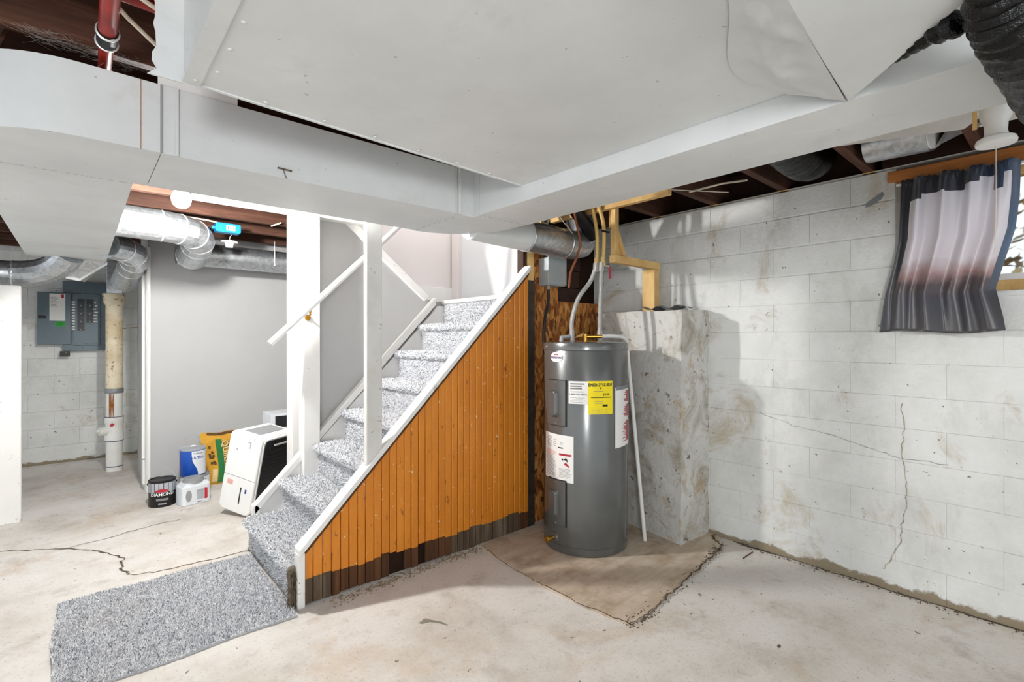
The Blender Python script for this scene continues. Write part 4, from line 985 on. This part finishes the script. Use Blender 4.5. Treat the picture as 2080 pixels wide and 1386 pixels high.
# ================================================================== CURTAIN
cur = thing('curtain', (3.12, .4, 1.35), 'grey and black printed satin curtain gathered on a rod over the window', 'curtain')
def lerp(a, t): 
    for (t0, v0), (t1, v1) in zip(a[:-1], a[1:]):
        if t <= t1: return v0+(v1-v0)*(t-t0)/(t1-t0)
    return a[-1][1]
LE = [(0,.662),(.25,.64),(.45,.605),(.6,.585),(1,.572)]; RE = [(0,.200),(.08,.208),(.25,.232),(.4,.205),(.6,.168),(.8,.155),(1,.150)]
def curf(u, v):
    l, r = lerp(LE, v), lerp(RE, v)
    s = u+.010*sin(u*40)*(1-v)
    y = l+(r-l)*s; z = 1.352+.77*v+.008*sin(u*7)*(1-v)
    fold = .024*sin(u*26+.8*sin(v*3))*(.55+.45*v)+.009*sin(u*57+1.3)*v**2+.014*sin(u*11+v*1.5)*(1-v)
    x = 3.124+fold-.004*(1-v)
    if v > .96: x += .004*sin(u*130)
    return (x, y, z+(.004*sin(u*130) if v > .98 else 0))
b = B().grid(curf, 150, 60); cl = obj('cloth', b, M['curtain'], cur, smooth=True, recalc=False, angle=80)
me = cl.data; uvl = me.uv_layers.new(name='UVMap'); 
for lp_ in me.loops:
    i = lp_.vertex_index; uvl.data[lp_.index].uv = ((i % 151)/150, (i//151)/60)
md = cl.modifiers.new('thickness', 'SOLIDIFY'); md.thickness = .0015
obj('rod', B().tube([(3.172,.60,2.112),(3.172,-.45,2.112)], .007, 10), M['whiteplastic'], cur, smooth=True)

# ================================================================== BREAKER PANEL
bk = thing('breaker_panel', (.0, 7.0, 1.19), 'slate grey breaker panel with open door on the far block wall', 'breaker panel')
obj('cabinet', B().box(-.134,.227,6.99,7.095,1.19,1.925), M['breakerbox'], bk, bevel=.004)
obj('cover_frame', B().bbox(-.06,.17,6.978,6.99,1.245,1.80, .02, 'y'), M['breakerbox'], bk, bevel=.004)
obj('dead_front', B().bbox(-.045,.155,6.972,6.978,1.262,1.775, .015, 'y'), M['breakerbox'], bk, bevel=.002)
def rowof(x0, x1, ztop, n, dz):
    for k in range(n):
        z = ztop-dz*k
        s = obj('breaker', B().box(x0,x1,6.960,6.973,z-dz+.003,z), M['black'], bk)
        obj('toggle', B().box(x0+(x1-x0)*.4,x0+(x1-x0)*.6,6.953,6.960,z-dz*.7,z-dz*.3), M['greyplastic'] if k % 3 == 2 else M['canblack'], s)
rowof(-.017,.040,1.742,12,.0285); rowof(.055,.112,1.742,9,.0285)
for k in range(5): obj('filler_plate', B().box(-.017,.040,6.969,6.973,1.395-.0285*(k+1),1.395-.0285*k-.004), M['breakerbox'], bk)
for k in range(7): obj('filler_plate', B().box(.055,.112,6.969,6.973,1.482-.0285*(k+1),1.482-.0285*k-.004), M['breakerbox'], bk)
for k in range(11): obj('circuit_tag', B().box(-.062,-.036,6.9695,6.972,1.70-.029*k,1.715-.029*k), M['paper'], bk)
for k, (x0, x1) in enumerate(((.12,.135),(.125,.145),(.112,.135),(.12,.15),(.112,.14),(.11,.14),(.11,.145))): obj('circuit_tag', B().box(x0,x1,6.967,6.9695,1.70-.034*k,1.712-.034*k), M['paper'], bk)
dr = obj('door', B().box(-.325,-.068,6.962,6.974,1.258,1.80), M['breakerbox'], bk, bevel=.004)
obj('circuit_directory', B().box(-.233,-.112,6.960,6.962,1.505,1.785), M['paper'], dr)
for k in range(9): obj('directory_line', B().box(-.225,-.165-.01*(k % 3),6.9594,6.960,1.645+.014*k,1.649+.014*k), M['greyink'], dr)
obj('red_mark', B().box(-.145,-.122,6.9592,6.960,1.745,1.78), M['redink'], dr)
obj('inspection_sticker', B().box(-.19,-.112,6.960,6.962,1.445,1.498), M['greenlabel'], dr)
for k in range(3): obj('sticker_line', B().box(-.18,-.125,6.9594,6.960,1.457+.012*k,1.462+.012*k), M['baggreen'], dr)
obj('latch', B().box(-.318,-.258,6.955,6.962,1.525,1.555), M['black'], dr, bevel=.003)
obj('brand_plate', B().box(-.155,-.075,6.975,6.99,1.13,1.188), M['canblack'], bk)
obj('brand_dot', B().ball((-.105,6.974,1.172), .006, 8, 6), M['chrome'], bk)
for x, z in ((.03,1.80),(.03,1.225),(.205,1.82),(.205,1.56),(.205,1.27)): obj('cover_screw', B().ball((x,6.985,z), .006, 8, 6), M['chrome'], bk)

# ================================================================== STACK PIPE
sp_ = thing('soil_stack', (.26, 6.34, 0), 'yellowed vertical drain stack with a white cleanout tee by the doorway', 'pipe')
cx, cy = .262, 6.34
obj('upper_pipe', B().lathe([(.069,.80),(.069,1.66)], (cx,cy,0), 28), M['oldpvc'], sp_, smooth=True)
obj('hub', B().lathe([(.071,1.655),(.085,1.675),(.086,1.735),(.092,1.74),(.092,1.765),(.07,1.767)], (cx,cy,0), 28), M['oldpvc'], sp_, smooth=True)
obj('metal_flue', B().box(cx-.062,cx+.062,cy-.05,cy+.05,1.767,2.1), M['galv'], sp_, bevel=.004)
obj('pipe_band', B().lathe([(.072,.775),(.075,.78),(.075,.818),(.072,.822)], (cx,cy,0), 28), M['greycard'], sp_, smooth=True)
obj('middle_pipe', B().lathe([(.067,.50),(.067,.78)], (cx,cy,0), 28), M['pvc'], sp_, smooth=True)
rk = random.Random(3)
for k in range(4):
    a = -2.2+k*.16; x, y = cx+.0685*cos(a), cy+.0685*sin(a); obj('rust_streak', B().tube([(x,y,.775),(x+.002,y,.66),(x-.002,y,.52)], [.003,.006,.002], 6), M['rust'], sp_)
tee = obj('cleanout_tee', B().lathe([(.070,.30),(.078,.305),(.078,.36),(.072,.37),(.072,.47),(.078,.48),(.078,.535),(.070,.54)], (cx,cy,0), 28).tube([(cx-.04,cy-.01,.405),(cx-.10,cy-.03,.405)], .045, 20), M['pvc'], sp_, smooth=True)
obj('cleanout_plug', B().tube([(cx-.098,cy-.03,.405),(cx-.118,cy-.036,.405)], .04, 20).tube([(cx-.118,cy-.036,.405),(cx-.138,cy-.042,.405)], .018, 4), M['pvc'], tee, smooth=True)
obj('red_tag', B().add([(cx-.045,cy-.0735,.455),(cx-.018,cy-.0765,.49),(cx+.008,cy-.0765,.485),(cx-.018,cy-.0765,.445)], [(0,1,2,3)]), M['redink'], tee, recalc=False)
obj('lower_pipe', B().lathe([(.067,.0),(.067,.31)], (cx,cy,0), 28), M['pvc'], sp_, smooth=True)
for z in (.045, .30, .538): obj('primer_ring', B().lathe([(.0675,z-.004),(.0725 if z < .1 else .0785,z),(.0675,z+.004)], (cx,cy,0), 28), M['purple'], sp_, smooth=True)
obj('copper_wire', B().tube([(.33,6.45,1.42),(.38,6.47,1.43),(.46,6.5,1.44)], .003, 6), M['brass'], label='thin bare copper wire beside the drain stack', cat='wire')

# ================================================================== CANS, BAG, APPLIANCES
def can(name, c, r, h, label, body, lid, bands, handle=True, grp=None):
    t = thing(name, c, label, 'paint can', grp)
    x, y, z = c
    obj('body', B().lathe([(r*.97,0),(r,.004),(r,h-.012),(r*.985,h-.008)], c, 36), body, t, smooth=True)
    obj('lid', B().lathe([(r*1.01,h-.014),(r*1.035,h-.008),(r*1.035,h),(r*.97,h+.002),(r*.92,h-.006),(r*.3,h-.005)], c, 36), lid, t, smooth=True)
    for nm, z0, z1, a0, a1, mt in bands:
        n = 18; vs = [(x+(r+.0012)*cos(a0+(a1-a0)*i/n), y+(r+.0012)*sin(a0+(a1-a0)*i/n), z+zz) for zz in (z0, z1) for i in range(n+1)]
        obj(nm, B().add(vs, [(i, i+1, n+2+i, n+1+i) for i in range(n)]), mt, t, smooth=True, recalc=False)
    if handle:
        d = V((.99,-.14,0)); pts = [V(c)+d*(r*1.0*cos(a))+V((0,0,h-.03+(.105)*sin(a)))+V((.14,.99,0))*.045*sin(a) for a in [k*pi/16 for k in range(17)]]
        obj('wire_handle', B().tube(pts, .0022, 6), M['cangrey'], t, smooth=True)
        for s_ in (1, -1): obj('handle_ear', B().ball(V(c)+d*(r*1.0*s_)+V((0,0,h-.03)), .010, 10, 6), lid, t, smooth=True)
    return t
FA = math.atan2(-.75, -.10)   # label side, towards the room
def canwrap(c, r, a, zc): return lambda v: V((c[0]+(r+.0022)*cos(a+v.x/r), c[1]+(r+.0022)*sin(a+v.x/r), c[2]+zc+v.y))
c1 = (.495, 4.78, 0); a1 = math.atan2(-c1[1], -c1[0])
t = can('paint_can', c1, .090, .205, 'black and silver paint can with wire handle at the left of the group', M['canblack'], M['canblack'],
        [('silver_band', .115, .188, 0, 2*pi, M['cangrey']), ('white_strip', .052, .070, a1-.45, a1+.45, M['greyink']), ('small_print', .022, .034, a1-.3, a1+.3, M['greyplastic'])])
text('lettering', 'DIAMOND', .034, None, M['paper'], t, canwrap(c1, .09, a1, .100), .0006)
n = 10; vs = [(c1[0]+.0928*cos(a1-.5+.9*i/n), c1[1]+.0928*sin(a1-.5+.9*i/n), zz+(.012*sin(pi*i/n) if q else 0)) for q, zz in enumerate((.118, .132)) for i in range(n+1)]
obj('red_brand_band', B().add(vs, [(i, i+1, n+2+i, n+1+i) for i in range(n)]), M['redink'], t, recalc=False)
c2 = (.735, 4.90, 0); can('paint_bucket', c2, .105, .178, 'pale grey paint bucket under the blue can', M['canwhite'], M['greyplastic'], [('print_block', .05, .15, a1+.35, a1+.75, M['greyink'])], False)
c3 = (.715, 4.885, .181); a3 = math.atan2(-c3[1], -c3[0])
t = can('paint_can', c3, .092, .222, 'blue and white paint can stacked on the pale bucket', M['canblue'], M['cangrey'], [])
n = 24
def edge_(z): return a3+.02-.30*max(0, min(1, (z-.02)/.2))**1.5+.30*(1-min(1, z/.14))
vs = []; rows = 14
for j in range(rows+1):
    z = .008+.196*j/rows; e = a3+.45-.52*(1/(1+math.exp(-(z-.085)*45)))
    for i in range(n+1): a = e+(a3+1.5-e)*i/n; vs.append((c3[0]+.0932*cos(a), c3[1]+.0932*sin(a), c3[2]+z))
obj('white_label', B().add(vs, [(j*(n+1)+i, j*(n+1)+i+1, (j+1)*(n+1)+i+1, (j+1)*(n+1)+i) for j in range(rows) for i in range(n)]), M['canwhite'], t, smooth=True, recalc=False)
text('lettering', 'ULTRA', .030, None, M['blueink'], t, canwrap(c3, .0925, a3+.42, .150), .0006)
text('lettering', 'PREMIUM', .018, None, M['greyink'], t, canwrap(c3, .0925, a3+.42, .185), .0002)
# moulded paint jug
t = thing('paint_jug', (.665, 4.69, 0), 'white moulded paint jug with grey screw lid in front of the bucket', 'paint container')
ang_ = R(14); Mj = Matrix.Translation((.69,4.68,0)) @ Matrix.Rotation(ang_-0.0,4,'Z')
obj('body', B().bbox(-.105,.105,-.072,.072,0,.150, .03, 'z', 5, Mj), M['canwhite'], t, bevel=.006, smooth=True)
obj('shoulder', B().add([Mj @ V(p) for p in ((-.095,-.062,.150),(.095,-.062,.150),(.095,.062,.150),(-.095,.062,.150),(-.07,-.055,.172),(.08,-.055,.172),(.08,.055,.172),(-.07,.055,.172))], [(0,1,5,4),(1,2,6,5),(2,3,7,6),(3,0,4,7),(4,5,6,7)]), M['canwhite'], t)
obj('screw_lid', B().lathe([(.070,.168),(.074,.172),(.074,.188),(.066,.190),(.066,.204),(.02,.206)], (.69,4.68,0), 28), M['greyplastic'], t, smooth=True)
b = B().add([Mj @ V((-.062+.022*cos(a), -.0728, .075+.045*sin(a))) for a in [k*pi/10 for k in range(20)]], [tuple(range(20))]); obj('handle_hollow', b, M['greyplastic'], t, recalc=False)
obj('red_label', B().add([Mj @ V(p) for p in ((.052,-.0728,.03),(.075,-.0728,.03),(.075,-.0728,.115),(.052,-.0728,.12))], [(0,1,2,3)]), M['redink'], t, recalc=False)
obj('print_block', B().add([Mj @ V(p) for p in ((-.005,-.0728,.035),(.046,-.0728,.035),(.046,-.0728,.115),(-.005,-.0728,.115))], [(0,1,2,3)]), M['cangrey'], t, recalc=False)
obj('print_line', B().add([Mj @ V(p) for p in ((.0,-.0728,.012),(.035,-.0728,.012),(.035,-.0728,.02),(.0,-.0728,.02))], [(0,1,2,3)]), M['greyink'], t, recalc=False)
# bag of concrete mix leaning on the wall
bg = thing('concrete_bag', (.96, 5.12, 0), 'yellow paper bag of concrete mix leaning against the grey wall', 'bag')
def bagf(side):
    def f(u, v):
        bul = (1-abs(2*u-1)**4)*(1-abs(2*v-1)**6); x = .825+.28*u+.010*sin(v*5); z = .46*v+.006*sin(u*9)*v
        y = 5.125+.065*v+(side*.036*bul)+.006*noise.noise(V((u*7, v*7, side)))
        return (x, y, z)
    return f
obj('sack', B().grid(bagf(-1), 20, 24).grid(bagf(1), 20, 24), M['bagyellow'], bg, smooth=True, recalc=False)
def bagpatch(name, pts, mat, off=.003):
    f = bagf(-1); b = B(); nu, nv = 4, 10; u0, u1, v0, v1 = pts
    b.grid(lambda u, v: tuple(V(f(u0+(u1-u0)*u, v0+(v1-v0)*v))-V((0,off,0))), nu, nv); return obj(name, b, mat, bg, smooth=True, recalc=False)
bagpatch('green_band', (.40,.58,.03,.88), M['baggreen']); bagpatch('top_band', (.18,.98,.95,.995), M['bagbrown']); bagpatch('tan_band', (.24,.38,.05,.3), M['bagtan'])
fbag = bagf(-1)
def bagtext(u0, v0, sc):
    return lambda v: V(fbag(min(1, max(0, u0+v.y*sc/.28)), min(1, max(0, v0-v.x*sc/.46))))-V((0,.006,0))
text('lettering', 'QUIKRETE', .1, None, M['ink'], bg, lambda v: bagtext(.66, .48, .72)(v)+V((.004,.002,-.003)), .004)
text('lettering', 'QUIKRETE', .1, None, M['bagtan'], bg, bagtext(.66, .48, .72), .002)
rb = random.Random(9)
for k in range(7): bagpatch('print_mark', (.86,.94,.36+.06*k,.36+.06*k+.035), M['bagbrown'])
for k in range(9): u, v = rb.uniform(.16,.30), rb.uniform(.35,.75); bagpatch('print_mark', (u,u+.07,v,v+.05), M['bagbrown'])
# dehumidifier, tipped against the stair rail
dh = thing('dehumidifier', (1.08, 4.05, 0), 'white dehumidifier with black front grille tipped toward the stair rail', 'dehumidifier')
Md = Matrix.Translation((.93,3.985,.004)) @ Matrix.Rotation(R(33),4,'Z') @ Matrix.Rotation(R(12),4,'X')
obj('case', B().bbox(0,.34,0,.285,0,.60, .045, 'x', 6, Md), M['whiteplastic'], dh, bevel=.008, smooth=True)
gr = obj('grille', B().bbox(.035,.335,-.006,.02,.03,.57, .03, 'y', 5, Md), M['grille'], dh)
for k in range(24): obj('louvre', B().box(.05,.32,-.0075,-.005,.05+.020*k,.05+.020*k+.006, Md), M['canblack'], gr)
obj('grille_rim', B().bbox(.025,.345,-.004,.018,.02,.58, .035, 'y', 5, Md), M['whiteplastic'], dh)
obj('handle_cut', B().bbox(.12,.26,-.0115,-.006,.535,.568, .012, 'y', 4, Md), M['canblack'], dh)
obj('handle_lip', B().bbox(.12,.26,-.015,-.0115,.523,.536, .005, 'y', 3, Md), M['pvc'], dh)
obj('top_vent', B().box(.05,.30,.07,.20,.600,.604, Md), M['greyplastic'], dh)
obj('tank_seam', B().box(-.0012,.001,.004,.281,.268,.2705, Md), M['greyink'], dh)
obj('level_window', B().box(-.002,.001,.105,.115,.075,.20, Md), M['canblack'], dh)
obj('logo_mark', B().box(-.002,.001,.058,.072,.165,.195, Md), M['blueink'], dh)
obj('sticker', B().box(-.0015,.001,.19,.24,.20,.235, Md), M['pinkink'], dh)
for y, z, w_, h_ in ((.085,.54,.03,.004),(.09,.50,.004,.05),(.06,.56,.004,.02),(.2,.46,.005,.015)): obj('scuff', B().box(-.0014,.001,y,y+w_,z,z+h_, Md), M['greyink'], dh)
# carton behind
ct = thing('appliance_carton', (1.4, 4.65, 0), 'white carton with a dark picture print behind the dehumidifier', 'carton')
obj('carton', B().box(1.24,1.62,4.56,4.82,0,.665), M['canwhite'], ct, bevel=.004)
obj('picture_print', B().box(1.275,1.40,4.558,4.56,.545,.645), M['grille'], ct)
obj('picture_print', B().box(1.405,1.48,4.558,4.56,.545,.645), M['greyplastic'], ct)
obj('blue_print', B().box(1.42,1.615,4.558,4.56,.05,.40), M['canblue'], ct)
obj('floor_splinter', B().box(2.98,3.12,1.30,1.303,.0,.006), M['brownwood'], label='thin wooden splinter on the floor by the wall corner', cat='splinter')
rq = random.Random(15)
for x, y, s, lb in ((1.66,1.02,.014,'small dark twig on the bare floor near the bottom edge'), (2.25,.83,.012,'dark flat chip on the floor right of centre')):
    obj('floor_chip', B().prism([(x-s,y-s*.3),(x+s*.6,y-s*.5),(x+s,y+s*.2),(x-s*.4,y+s*.4)], 0, .004), M['crack'], label=lb, cat='debris')
